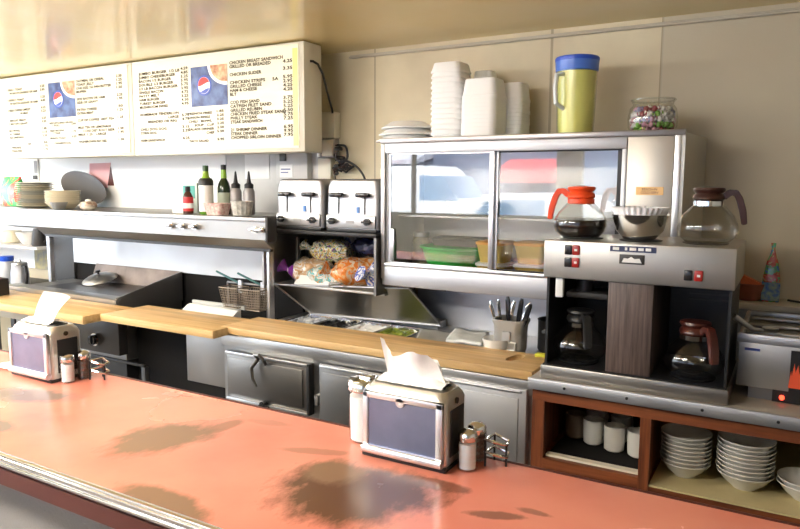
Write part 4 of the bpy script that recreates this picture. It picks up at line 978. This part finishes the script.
g = MB(); g.prism([(-.458, 1.358), (-.398, 1.358), (-.405, 1.372), (-.42, 1.370), (-.43, 1.376), (-.44, 1.370), (-.452, 1.371)], Y0 - .006, Y0 - .003, 'y'); wpart('badge_emblem', g, 'white', t, hd, smooth=False)

def decanter(label, x, y, z, m, rz, coffee=0., lidm=None):
    t = thing('coffee_decanter', label, 'coffee pot', (x, y, z), rz)
    outer = [(.050, 0.0), (.066, .003), (.082, .018), (.089, .040), (.087, .058), (.075, .084), (.055, .106), (.041, .120), (.039, .134)]
    sh = MB(); sh.lathe(outer, n=40)
    ob = sh.build('glass_body', 'glass_pot', t)
    bm2 = bmesh.new(); bm2.from_mesh(ob.data); tp = [f for f in bm2.faces if len(f.verts) > 10 and f.calc_center_median().z > .1]; bmesh.ops.delete(bm2, geom=tp, context='FACES'); bm2.to_mesh(ob.data); bm2.free()
    if coffee:
        cf = [(r - .003, max(zz, .003)) for r, zz in outer if zz < coffee] ; cf.append((.084, coffee)); cf.append((.001, coffee + .001))
        MB().lathe(cf, n=40).build('coffee', 'coffee', t)
    MB().lathe([(.041, .112), (.045, .114), (.045, .129), (.040, .132)], n=32).build('collar', 'chrome' if coffee == 0 and m != 'orange' else m, t)
    lm = MB(); lm.lathe([(.043, .132), (.047, .136), (.045, .146), (.038, .153), (.047, .163), (.045, .170), (.012, .174), (.001, .174)], n=32)
    lm.build('lid', lidm or m, t)
    h = MB()
    pts = [(.040, 0, .140), (.058, 0, .156), (.074, 0, .156), (.086, 0, .136), (.097, 0, .098), (.103, 0, .058)]
    rings = []
    for i, p in enumerate(pts):
        hw, th_ = (.013, .010) if i < 5 else (.012, .008)
        pv = Vector(pts[min(i + 1, 5)]) - Vector(pts[max(i - 1, 0)]); pv.normalize(); nrm = Vector((-pv.z, 0, pv.x))
        rings.append([h.bm.verts.new(Vector(p) + Vector((0, sy * hw, 0)) + nrm * (sn * th_)) for sy, sn in ((-1, -1), (1, -1), (1, 1), (-1, 1))])
    for a, b_ in zip(rings, rings[1:]):
        for j in range(4): h.bm.faces.new((a[j], a[(j + 1) % 4], b_[(j + 1) % 4], b_[j]))
    h.bm.faces.new(rings[0][::-1]); h.bm.faces.new(rings[-1])
    bmesh.ops.bevel(h.bm, geom=h.bm.edges[:], offset=.0025, segments=2, affect='EDGES')
    h.build('handle', m, t)
    return t
decanter('orange-topped glass decanter half full of coffee on the brewer', -.632, 2.33, 1.4215, 'orange', 190, .060)
decanter('empty glass decanter with brown lid on top of the brewer at right', -.232, 2.33, 1.4215, 'brown', 5)
decanter('empty glass decanter with black handle on the lower left warmer', -.610, 2.295, 1.0045, 'black', -60)
decanter('empty decanter with reddish brown handle on the lower right warmer', -.245, 2.285, 1.0045, 'redbrown', -50)
t = thing('filter_bowl', 'steel bowl on the brewer holding fluted paper filters', 'bowl', (-.434, 2.32, 1.4215))
MB().lathe([(.045, 0), (.05, .003), (.075, .03), (.088, .075), (.091, .082), (.086, .083), (.07, .03), (.04, .006)], n=40).build('bowl', 'chrome', t)
tf = thing('coffee_filters', 'fluted white paper coffee filters stacked in the steel bowl', 'filters', (-.434, 2.32, 1.43))
fl = MB()
def frust(u, v):
    a = 2 * PI * u; r = .045 + .045 * v; z = .010 + .085 * v; r *= 1 + .035 * v * math.sin(30 * a)
    return (r * math.cos(a), r * math.sin(a), z)
for k in range(3):
    kk = k
    fl.grid(lambda u, v: tuple(Vector(frust(u + kk * .01, v)) * (1 - .03 * kk) + Vector((0, 0, .004 * kk))), 240, 5)
fl.build('filter_stack', 'napkin', tf)

# ------------------------------------------------------------------ wooden cupboard
t = thing('dish_cupboard', 'open wooden cupboard under the brewer holding mugs and bowls', 'cupboard', (-.2, 2.5, 0))
cx0, cx1, cy0, cy1 = -.735, 1.2, 2.185, 2.95
wpart('top_rail', MB().box(cx0, cx1, cy0, cy0 + .025, .868, .9145), 'cupboard', t)
for a, b_ in ((cx0, -.692), (-.379, -.347)): wpart('stile', MB().box(a, b_, cy0, cy0 + .03, .12, .868), 'cupboard_v', t)
wpart('side_panel', MB().box(cx0, cx0 + .02, cy0 + .03, cy1, .0, .91), 'cupboard_v', t)
wpart('divider', MB().box(-.372, -.354, cy0 + .03, cy1, .0, .91), 'cupboard_v', t)
wpart('back_panel', MB().box(cx0 + .02, cx1, cy1 - .02, cy1, .0, .91), 'maroon', t)
wpart('shelf', MB().box(cx0 + .02, -.372, cy0 + .03, cy1 - .02, .640, .660), 'cupboard', t)
wpart('shelf_rail', MB().box(-.692, -.379, cy0, cy0 + .022, .632, .668), 'cupboard', t)
wpart('shelf_liner', MB().box(-.690, -.380, cy0 + .023, cy0 + .05, .660, .675), 'cream', t)
wpart('shelf_mat', MB().box(-.69, -.38, cy0 + .05, cy0 + .5, .6605, .668), 'black_matte', t)
wpart('shelf', MB().box(-.354, cx1, cy0 + .005, cy1 - .02, .626, .645), 'cupboard', t)
wpart('shelf_liner', MB().box(-.345, cx1, cy0 + .003, cy1 - .1, .6455, .651), mat('liner', (.55, .47, .26), .6, var=.2), t)
wpart('base', MB().box(cx0 + .02, cx1, cy0 + .06, cy1 - .02, .0, .12), 'black_matte', t)
mlab = [('dark tan mug at the far left of the cupboard shelf', -.652, mat('mug_dark', (.28, .22, .17), .4), 2.44), ('grey-white mug second from the left on the cupboard shelf', -.578, M['ceramic'], 2.41), ('white mug third from the left on the cupboard shelf', -.497, M['ceramic'], 2.38), ('white mug half hidden behind the cupboard divider', -.415, M['ceramic'], 2.37),
        ('white mug in the rear row behind the second mug', -.60, M['ceramic'], 2.53), ('white mug in the rear row behind the third mug', -.50, M['ceramic'], 2.50)]
for i, (lb, x, m, y) in enumerate(mlab):
    mg = mug(lb, x, y, .6685 + (.02 if i > 3 else 0), .036, .09 if i < 4 else .088, 60 if i else 10, m, 'mugs in the cupboard')
    mg.location.z = .6685
bowlprof = [(.001, 0), (.42, 0), (.45, .004), (.72, .022), (.93, .045), (1, .05), (1, .0535), (.92, .050), (.70, .027), (.4, .008), (.001, .007)]
def bowls(label, x, y, n, r, step):
    me = None
    for i in range(n):
        if me is None: o = MB().lathe([(a * r, b_) for a, b_ in bowlprof], n=40).build('cereal_bowl', 'ceramic'); me = o.data
        else: o = bpy.data.objects.new('cereal_bowl', me); col.objects.link(o)
        o.location = (x + random.uniform(-.0015, .0015), y, .6515 + i * step)
        k = n - 1 - i; tag(o, '%s white bowl in the %s stack of the cupboard' % (ORD[k] + (' from the top' if k else ''), label), 'bowl', 'white bowls in the %s stack' % label)
bowls('left', -.258, 2.33, 8, .078, .0135)
bowls('middle', -.082, 2.33, 9, .083, .0135)
bowls('right', .085, 2.33, 2, .080, .0135)

# ------------------------------------------------------------------ wall ledge and right hand appliance
t = thing('wall_ledge', 'narrow white ledge on the wall right of the coffee brewer', 'shelf', (.3, 2.95, 1.125))
wpart('board', MB().box(-.30, 1.3, 2.86, 3.049, 1.132, 1.156, .003), mat('ledge', (.55, .53, .47), .5), t)
wpart('skirting', MB().box(-.30, 1.3, 3.03, 3.049, .946, 1.132), mat('ledge_back', (.30, .29, .27), .5), t)
t = thing('orange_basket', 'orange rimmed brown bowl on the wall ledge', 'bowl', (-.135, 2.955, 1.157))
MB().lathe([(.04, 0), (.045, .003), (.058, .05), (.062, .065), (.058, .066), (.052, .05), (.036, .006)], n=28).build('bowl', 'terracotta', t)
g = MB(); g.prism([(-.062, .062), (.055, .062), (-.045, .108)], -.02, .02, 'y'); g.build('folded_packet', 'orange_bowl', t, smooth=False)
t = thing('snack_bag', 'tall pointed blue and red snack bag standing on the wall ledge', 'bag', (-.058, 2.95, 1.157))
MB().loft([(.030, .02, 0, .012), (.032, .02, .02, .012), (.030, .018, .09, .01), (.020, .012, .15, .006), (.008, .005, .19, .003), (.006, .004, .205, .002), (.009, .004, .225, .002)]).build('bag', bag_mat('snack_print', [(0, (.04, .12, .5)), (.40, (.08, .3, .1)), (.50, (.45, .06, .03)), (.60, (.55, .45, .15)), (.66, (.04, .12, .5))], 22), t)
MB().box(-.031, .031, -.0215, -.018, .005, .075).build('printed_panel', mat('blueprint', (.03, .12, .45), .4, var=.7, vs=60, var2=(.3, .4, .3)), t)
tag(MB().tube([(.0, 2.94, 1.168), (.08, 2.93, 1.161), (.2, 2.94, 1.161), (.4, 2.93, 1.161)], .004).build('power_cable', 'black', origin=(.0, 2.94, 1.168)), 'thin dark cable lying on the wall ledge', 'cable')
t = thing('food_warmer', 'stainless countertop food warmer at the right edge with flame decal', 'food warmer', (.1, 2.5, zk))
bx0, bx1, by0, by1 = -.122, .30, 2.30, 2.75
wpart('body', MB().box(bx0, bx1, by0, by1, .985, 1.128, .004), mat('warmer_steel', (.36, .35, .33), .4, .75), t)
wpart('lip', MB().box(bx0 - .004, bx1, by0 - .004, by0 + .012, 1.122, 1.150, .003), 'steel_soft', t)
wpart('rear_lip', MB().box(bx0, bx1, by1 - .012, by1, 1.122, 1.148, .002), 'steel', t)
wpart('side_lip', MB().box(bx0 - .002, bx0 + .012, by0 + .012, by1 - .012, 1.122, 1.148, .002), 'steel', t)
wpart('base_box', MB().box(-.088, .30, by0 + .02, by1 - .03, zk + .0005, .985), 'steel_dark', t)
wpart('switch_panel', MB().box(-.022, .30, by0 + .008, by0 + .019, zk + .002, .983), 'black', t)
wpart('indicator_light', MB().cyl((.004, by0 + .009, .963), (.004, by0 + .001, .963), .007), 'red_lamp', t)
wpart('decal', MB().box(.020, .10, by0 - .002, by0 + .001, .985, 1.112), 'black', t)
g = MB(); g.prism([(.018, .998), (.020, 1.02), (.023, 1.05), (.026, 1.035), (.031, 1.075), (.035, 1.045), (.041, 1.07), (.045, 1.04), (.052, 1.085), (.058, 1.04), (.07, 1.07), (.08, 1.04), (.08, .998)], by0 - .004, by0 - .0015, 'y'); wpart('flame_print', g, mat('flame', (.75, .09, .03), .5), t, smooth=False)
wpart('rating_label', MB().box(-.104, -.062, by0 - .002, by0 + .0015, 1.098, 1.106), 'label_blue', t)
for k in range(3): 
    y = by0 + .10 + .13 * k
    wpart('grate_bar', MB().box(bx0 + .015, bx1 - .01, y - .012, y + .012, 1.132, 1.142, .003), 'steel_dull', t)
wpart('well', MB().box(bx0 + .014, bx1 - .01, by0 + .014, by1 - .014, 1.128, 1.131), mat('well', (.16, .14, .11), .4, .4, var=.5, vs=12), t)
t2 = thing('serving_scoop', 'steel scoop whose handle sticks out left of the food warmer', 'scoop', (-.09, 2.33, 1.15))
MB().tube([(.03, .03, .002), (0, -.0, .009), (-.05, -.03, .05)], [.006, .008, .010], 10).build('handle', 'steel_soft', t2)
MB().lathe([(.001, -.004), (.02, .0), (.024, .010), (.021, .010), (.001, .0)], c=(.05, .045, .0)).build('cup', 'steel', t2)

# ------------------------------------------------------------------ napkin dispensers and table-top things
def dispenser(label, x, y, rz):
    t = thing('napkin_dispenser', label, 'napkin dispenser', (x, y, 1.0705), rz, 'napkin dispensers on the red counter')
    w_, d_ = .088, .047
    b = MB(); b.loft([(w_, d_, .006, .012), (w_, d_, .015, .012), (w_, d_, .126, .012), (w_ * .985, d_ * .93, .137, .02), (w_ * .93, d_ * .72, .146, .02)]); b.build('shell', mat('dispenser_chrome', (.62, .61, .57), .36, .85), t)
    MB().box(-w_ - .003, w_ + .003, -d_ - .003, d_, 0, .008, .002).build('foot', 'black', t)
    fr = MB(); a, zz0, zz1 = w_ - .002, .018, .132
    fr.box(-a, a, -d_ - .008, -d_ + .002, zz1 - .012, zz1, .002); fr.box(-a, -a + .012, -d_ - .008, -d_ + .002, zz0, zz1, .002); fr.box(a - .014, a, -d_ - .008, -d_ + .002, zz0, zz1, .002)
    fr.tube([(-a, -d_ - .006, zz0), (a, -d_ - .006, zz0)], .009, 12)
    fr.build('front_frame', 'alu', t)
    MB().box(-a + .012, a - .014, -d_ - .005, -d_ + .001, zz0 + .008, zz1 - .012).build('faceplate', 'blue_plate', t)
    MB().cyl((-.003, -d_ - .004, zz1 - .012), (-.003, -d_ - .008, zz1 - .012), .009).build('thumb_notch', 'alu', t)
    MB().box(w_ - .001, w_ + .0015, -d_ * .55, d_ * .7, .022, .112, .001).build('side_opening', 'black', t)
    MB().cyl((w_ - .002, .0, .126), (w_ + .003, .0, .126), .006).build('side_rivet', 'black', t)
    MB().box(-.07, .07, -.012, .02, .1455, .1485).build('napkin_slot', 'black', t)
    return t
d2 = dispenser('nearer chrome napkin dispenser with crumpled napkin, centre of the red counter', -.614, 1.125, 0)
d1 = dispenser('farther napkin dispenser at the left, its napkin folded upright', -1.757, 1.10, 0)
t = thing('paper_napkin', 'crumpled white napkin with a tall point, in the nearer dispenser', 'napkin', (-.612, 1.123, 1.2195))
def prof_top(u, kk_=0):
    pts = [(0, .086), (.05, .080), (.13, .046), (.30, .056), (.55, .066), (.72, .060), (.88, .034), (1, .010)]
    if kk_: pts = [(0, .02), (.3, .045), (.6, .058), (.8, .05), (1, .01)]
    for (a, b_), (c_, d_) in zip(pts, pts[1:]):
        if u <= c_: return b_ + (d_ - b_) * (u - a) / (c_ - a)
    return 0
for k, off in enumerate((0, .012, .022)):
    g = MB()
    def fn(u, v, k=k, off=off):
        hgt = prof_top(min(u, 1), k) * (1 - .13 * k); spread = .006 + .02 * v
        x = -.060 + .125 * u - .01 * (1 - v) * (u - .5) + (-.004 * v if u < .1 else 0)
        y = -.008 + off * v + .010 * math.sin(u * 9 + k) * v - .02 * v * (1 - u) * (k == 0)
        return (x, y, v * hgt + .002 * math.sin(u * 17) * v)
    g.grid(fn, 40, 14); g.build('fold', 'napkin', t)
g = MB()
g.grid(lambda u, v: (-.070 + .14 * u, -.030 + .06 * v, .001 + .018 * math.sin(PI * min(1, v * 1.1)) * (.4 + .6 * math.sin(PI * u)) + .003 * noise.noise(Vector((u * 6, v * 5, 1)))), 24, 14)
g.build('spread_base', 'napkin', t)
t = thing('paper_napkin', 'smooth napkin leaning right out of the farther dispenser', 'napkin', (-1.757, 1.10, 1.2195), 0)
def fn2(u, v):
    s = v
    return (-.035 + .085 * u + .038 * s + .015 * s * s, -.01 + .018 * u * s + .012 * math.sin(u * 3) * s, .085 * s ** .8 - .012 * u * s + .002)
MB().grid(fn2, 16, 16).build('leaf', 'napkin', t)
MB().grid(lambda u, v: (-.065 + .12 * u, -.03 + .06 * v, .001 + .014 * math.sin(PI * v) * (.5 + .5 * math.sin(PI * u)) + .003 * noise.noise(Vector((u * 6, v * 5, 4)))), 20, 12).build('folded_base', 'napkin', t)

def shaker(name, label, x, y, m, s=1.):
    t = thing(name, label, 'shaker', (x, y, 1.0705), 0, 'salt and pepper shakers on the red counter')
    prof = []
    for i in range(17):
        z = .052 * i / 16; prof.append((.0185 + .0012 * math.sin(i * PI / 2 + .5), .002 + z))
    MB().lathe([(.0165, 0)] + prof + [(.016, .058)], n=32).build('glass', 'glass_thick', t)
    MB().lathe([(.001, .003), (.0155, .003), (.0160, .05), (.001, .051)], n=24).build('contents', m, t)
    MB().lathe([(.0178, .056), (.0182, .057), (.0182, .067), (.016, .072), (.010, .0755), (.001, .077)], n=28).build('cap', 'chrome', t)
    return t
shaker('salt_shaker', 'nearer salt shaker with white salt, beside the central dispenser', -.499, 1.120, 'salt')
shaker('pepper_shaker', 'pepper shaker behind the salt beside the central dispenser', -.500, 1.165, 'pepper')
shaker('salt_shaker', 'salt shaker at the left beside the farther dispenser', -1.645, 1.085, 'salt')
shaker('pepper_shaker', 'brown pepper shaker at the left behind the farther salt shaker', -1.640, 1.130, 'pepper')
def wire_caddy(label, x, y, rz):
    t = thing('wire_rack', label, 'wire rack', (x, y, 1.0705), rz, 'small wire menu racks beside the shakers')
    for z in (.028, .052):
        MB().tube([(.0, -.018, z), (.018, -.020, z), (.030, -.012, z - .004), (.034, .004, z - .010), (.030, .02, z - .008), (.0, .02, z)], .003, 8, closed=True).build('loop', 'chrome', t)
    for p in ((.0, -.018), (.0, .02), (.033, .004)): MB().tube([(p[0], p[1], 0), (p[0], p[1], .05 if p[0] < .01 else .043)], .0022, 8).build('foot_wire', 'black', t)
wire_caddy('black and chrome wire rack right of the central pepper shaker', -.473, 1.165, -5)
wire_caddy('wire rack behind the left pepper shaker', -1.612, 1.145, -5)
t = thing('sugar_pourer', 'glass sugar pourer with chrome lid behind the central dispenser', 'sugar dispenser', (-.744, 1.146, 1.0705))
MB().lathe([(.028, 0), (.032, .004), (.034, .05), (.033, .10), (.034, .11)], n=32).build('glass', 'glass_thick', t)
MB().lathe([(.001, .004), (.029, .004), (.031, .095), (.001, .096)], n=28).build('sugar', 'sugar', t)
MB().lathe([(.0345, .108), (.036, .11), (.036, .122), (.032, .130), (.012, .133), (.001, .133)], n=32).build('lid', 'chrome', t)
g = MB(); g.box(-.008, .02, -.01, .01, .132, .138, .002); g.build('flap', 'chrome', t)
sheet('paper_slip', 'white paper slip at the left edge of the red counter', 'paper', -1.96, -1.89, 1.06, 1.12, 1.0705, 'paper', .004, 1, th=.001)

# ------------------------------------------------------------------ far left corner
t = thing('crisps_bag', 'green and red snack bag at the far left end of the hood shelf', 'bag', (-4.62, 2.72, zh + .001))
MB().loft([(.09, .03, 0, .02), (.10, .045, .05, .03), (.10, .04, .13, .03), (.09, .01, .185, .005), (.092, .004, .2, .002)]).build('bag', bag_mat('crisps_print', [(0, (.05, .40, .10)), (.44, (.05, .40, .10)), (.50, (.75, .10, .05)), (.60, (.85, .5, .2)), (.65, (.05, .40, .10))], 9), t)
tag(MB().box(-5.3, -4.365, 2.62, 3.03, 1.40, 1.431, .003).build('side_shelf', 'steel_soft', origin=(-4.8, 2.8, 1.40)), 'white shelf continuing left of the hood shelf', 'shelf')
tag(MB().box(-5.5, -4.49, 2.78, 3.03, 1.13, 1.15, .003).build('wall_shelf', mat('pale_shelf', (.62, .60, .58), .5), origin=(-4.6, 2.9, 1.13)), 'small pale shelf under the hood at the far left', 'shelf')
t = thing('mixing_bowl', 'white bowl on the small far left shelf', 'bowl', (-4.745, 2.90, 1.151))
MB().lathe([(.05, 0), (.06, .005), (.09, .06), (.10, .09), (.094, .09), (.055, .01)], n=28).build('bowl', 'ceramic', t)
t = thing('storage_jar', 'brown jar left of the white bowl on the small shelf', 'jar', (-4.97, 2.90, 1.151))
MB().lathe([(.06, 0), (.07, .01), (.07, .07), (.06, .09), (.001, .095)]).build('jar', 'ceramic_tan', t)
t = thing('water_jug', 'dark jug at the right end of the small far left shelf', 'jug', (-4.575, 2.86, 1.151))
MB().lathe([(.05, 0), (.055, .01), (.045, .09), (.04, .11), (.038, .12), (.036, .11), (.04, .01)]).build('jug', 'charcoal', t)
MB().tube([(.045, 0, .09), (.075, 0, .08), (.07, 0, .04), (.05, 0, .03)], .007).build('handle', 'charcoal', t)
t = thing('side_table', 'dark steel table at the far left with jars and pitcher', 'table', (-4.75, 2.75, 0))
wpart('top', MB().box(-5.4, -4.27, 2.45, 3.0, .86, .885, .003), 'charcoal', t)
for x, y in ((-5.35, 2.5), (-4.31, 2.5), (-5.35, 2.95), (-4.31, 2.95)): wpart('leg', MB().box(x - .02, x + .02, y - .02, y + .02, 0, .86), 'charcoal', t)
t = thing('steel_pitcher', 'tall steel pitcher with black handle at the far left', 'pitcher', (-4.50, 2.66, .886))
MB().lathe([(.055, 0), (.06, .005), (.055, .11), (.048, .15), (.05, .16), (.046, .16), (.05, .01)], n=28).build('body', 'steel_soft', t)
MB().lathe([(.05, .16), (.045, .17), (.012, .178), (.008, .19), (.001, .192)], n=24).build('lid', 'steel', t)
MB().tube([(.05, -.01, .15), (.10, -.02, .15), (.115, -.02, .10), (.10, -.02, .04), (.06, -.01, .02)], .009).build('handle', 'black', t)
t = thing('storage_jar', 'clear jar with blue lid left of the steel pitcher', 'jar', (-4.83, 2.76, .886))
MB().lathe([(.045, 0), (.05, .01), (.05, .14), (.042, .155)], n=28).build('jar', mat('milky', (.50, .52, .56), .25), t)
MB().lathe([(.048, .153), (.05, .156), (.05, .185), (.001, .188)], n=28).build('lid', 'blue_lid', t)
t = thing('napkin_caddy', 'black box standing at the left end of the cutting boards', 'box', (-4.02, 2.22, .933))
MB().box(-.16, .03, -.07, .07, 0, .10, .004).build('box', 'black', t)
sheetbox('paper_poster', 'yellow and grey leaflet on the wall right of the steel pitcher', 'leaflet', -4.92, -4.75, .95, 1.125, mat('leaflet', (.50, .42, .18), .6, var=.6, vs=20, var2=(.25, .25, .22)), y=3.029)

# ------------------------------------------------------------------ added fill lamps, out of view
def fill_lamp(label, x, y, p):  # unseen lamp added to brighten the room
    t = thing('fill_lamp', label, 'fill lamp', (x, y, ZC - .0701), group='unseen fluorescent fill lamps')
    MB().box(-.6, .6, -.12, .12, .02, .0695, .004).build('housing', 'white', t)
    MB().loft([(.58, .11, .02, .03), (.58, .12, -.03, .04), (.56, .09, -.07, .05)]).build('diffuser', 'diffuser', t)
fill_lamp('added fluorescent fill lamp over the customer side', -1.7, -.1, 0)
fill_lamp('added fluorescent fill lamp nearer the left window', -3.3, .5, 0)
fill_lamp('added fluorescent fill lamp at the far left end', -4.9, 1.0, 0)

# ------------------------------------------------------------------ street outside the storefront
tag(MB().box(-30, 22, -30, YF - .12, -.12, -.06).build('street', mat('asphalt', (.22, .22, .23), .9), smooth=False), 'grey street surface outside the storefront windows', 'street', kind='structure')
tag(MB().box(-30, 22, YF - 2.0, YF - .12, -.06, .02).build('pavement', mat('concrete', (.50, .49, .46), .9), smooth=False), None, None, kind='structure')
def car(label, x, y, m, L=4.4, H_=1.45, van=False):
    t = thing('car', label, 'car', (x, y, -.06), group='cars parked outside the storefront')
    if van: pr_ = [(-L / 2, .35), (-L / 2, 1.95), (-L / 2 + .15, 2.1), (L / 2 - 1.5, 2.1), (L / 2 - .8, 1.25), (L / 2 - .05, 1.1), (L / 2, .35)]
    else: pr_ = [(-L / 2, .35), (-L / 2 + .02, .85), (-L / 2 + .5, .98), (-L / 2 + 1.1, H_ - .03), (-L / 2 + 1.6, H_), (L / 2 - 1.9, H_), (L / 2 - 1.15, .98), (L / 2 - .15, .82), (L / 2, .35)]
    b = MB(); b.prism(pr_, -.85, .85, 'y')
    bmesh.ops.bevel(b.bm, geom=b.bm.edges[:], offset=.07, segments=2, affect='EDGES'); b.build('body', m, t)
    if van: ws = [[(.2, 1.25), (.2, 1.85), (.85, 1.85), (1.25, 1.25)]]
    else: ws = [[(-L / 2 + .85, .98), (-L / 2 + 1.25, H_ - .1), (-.05, H_ - .1), (-.05, .98)], [(.05, .98), (.05, H_ - .1), (L / 2 - 2.0, H_ - .1), (L / 2 - 1.45, .98)]]
    for w_ in ws: MB().prism(w_, -.86, .86, 'y').build('window', mat('car_glass', (.25, .36, .50), .1), t, smooth=False)
    for sx in (-L / 2 + .8, L / 2 - .8):
        for sy in (-.8, .8): MB().tube([(sx, sy - .1, .33), (sx, sy + .1, .33)], .33, 24).build('wheel', 'black_matte', t)
    return t
white_paint = mat('white_car_paint', (.85, .85, .86), .3)
car('white sedan parked outside, mirrored in the right sliding door', -3.5, -6.4, white_paint, 4.6, 1.5)
car('white van parked outside, mirrored in the left sliding door', -8.3, -10.5, white_paint, 4.0, van=True)
car('red car parked beyond the van, mirrored at the left of the case', -12.2, -13.2, mat('red_car_paint', (.7, .06, .03), .3), 4.4)
t = thing('storefront_building', 'pale shop building with red awning across the street', 'building', (-5, -16, -.1))
MB().box(-16, 16, -3, 0, 0, 7).build('facade', mat('facade', (.14, .17, .25), .8), t, smooth=False)
for k in range(9): MB().box(-14 + 3.2 * k, -12.2 + 3.2 * k, .0, .05, .6, 2.4).build('window', mat('shopwin', (.15, .20, .28), .2), t, smooth=False)
MB().prism([(0, 2.5), (1.2, 2.1), (1.2, 1.75), (0, 2.2)], -3.2, -.8, 'x').build('awning', mat('awning_red', (.65, .10, .10), .7), t, smooth=False)
MB().prism([(0, 2.9), (1.2, 2.5), (1.2, 2.35), (0, 2.6)], -10.0, -6.0, 'x').build('awning', mat('awning_white', (.6, .6, .65), .7), t, smooth=False)

# ------------------------------------------------------------------ light
wd = bpy.data.worlds.new('sky'); scn.world = wd; wd.use_nodes = True
nt = wd.node_tree; bg = nt.nodes['Background']
sky = nt.nodes.new('ShaderNodeTexSky'); sky.sky_type = 'HOSEK_WILKIE'; sky.turbidity = 4; sky.sun_direction = (.3, .35, .85)
mx = nt.nodes.new('ShaderNodeMix'); mx.data_type = 'RGBA'; mx.inputs[0].default_value = .75
nt.links.new(sky.outputs[0], mx.inputs[6]); mx.inputs[7].default_value = (.78, .88, 1.0, 1)
nt.links.new(mx.outputs[2], bg.inputs[0]); bg.inputs[1].default_value = 2.7
sl = bpy.data.lights.new('sun', 'SUN'); sl.energy = 6; sl.angle = R(1); sl.color = (1, .96, .9)
so = bpy.data.objects.new('sun', sl); col.objects.link(so); so.rotation_euler = (R(-38), R(12), 0)
def area(name, loc, rot, sx, sy, e, c, portal=False):
    l = bpy.data.lights.new(name, 'AREA'); l.shape = 'RECTANGLE'; l.size = sx; l.size_y = sy; l.energy = e; l.color = c
    o = bpy.data.objects.new(name, l); col.objects.link(o); o.location = loc; o.rotation_euler = rot
    if portal: l.cycles.is_portal = True
    return o
# portals guide the daylight that enters through the windows
for i, (a, b_) in enumerate(((-6.1, -2.42), (-2.12, .3))):
    area('window_portal', ((a + b_) / 2, YF + .02, 1.71), (R(90), 0, 0), b_ - a, .98, 1, (1, 1, 1), True)
area('window_portal', (-6.28, .15, 1.40), (R(90), 0, R(-90)), 4.3, 1.6, 1, (1, 1, 1), True)

# ------------------------------------------------------------------ camera
cam = bpy.data.cameras.new('camera'); co = bpy.data.objects.new('camera', cam); col.objects.link(co)
cam.sensor_width = 36; cam.lens = 680 * 36 / 800; cam.clip_start = .02
co.location = (0, 0, 1.6)
co.rotation_euler = (Matrix.Rotation(R(30), 3, 'Z') @ Matrix.Rotation(R(90 - 6.8), 3, 'X') @ Matrix.Rotation(R(.3), 3, 'Z')).to_euler()
scn.camera = co
scn.view_settings.view_transform = 'Standard'; scn.view_settings.look = 'None'; scn.view_settings.gamma = 1
scn.view_settings.use_curve_mapping = False; scn.view_settings.exposure = 1.87
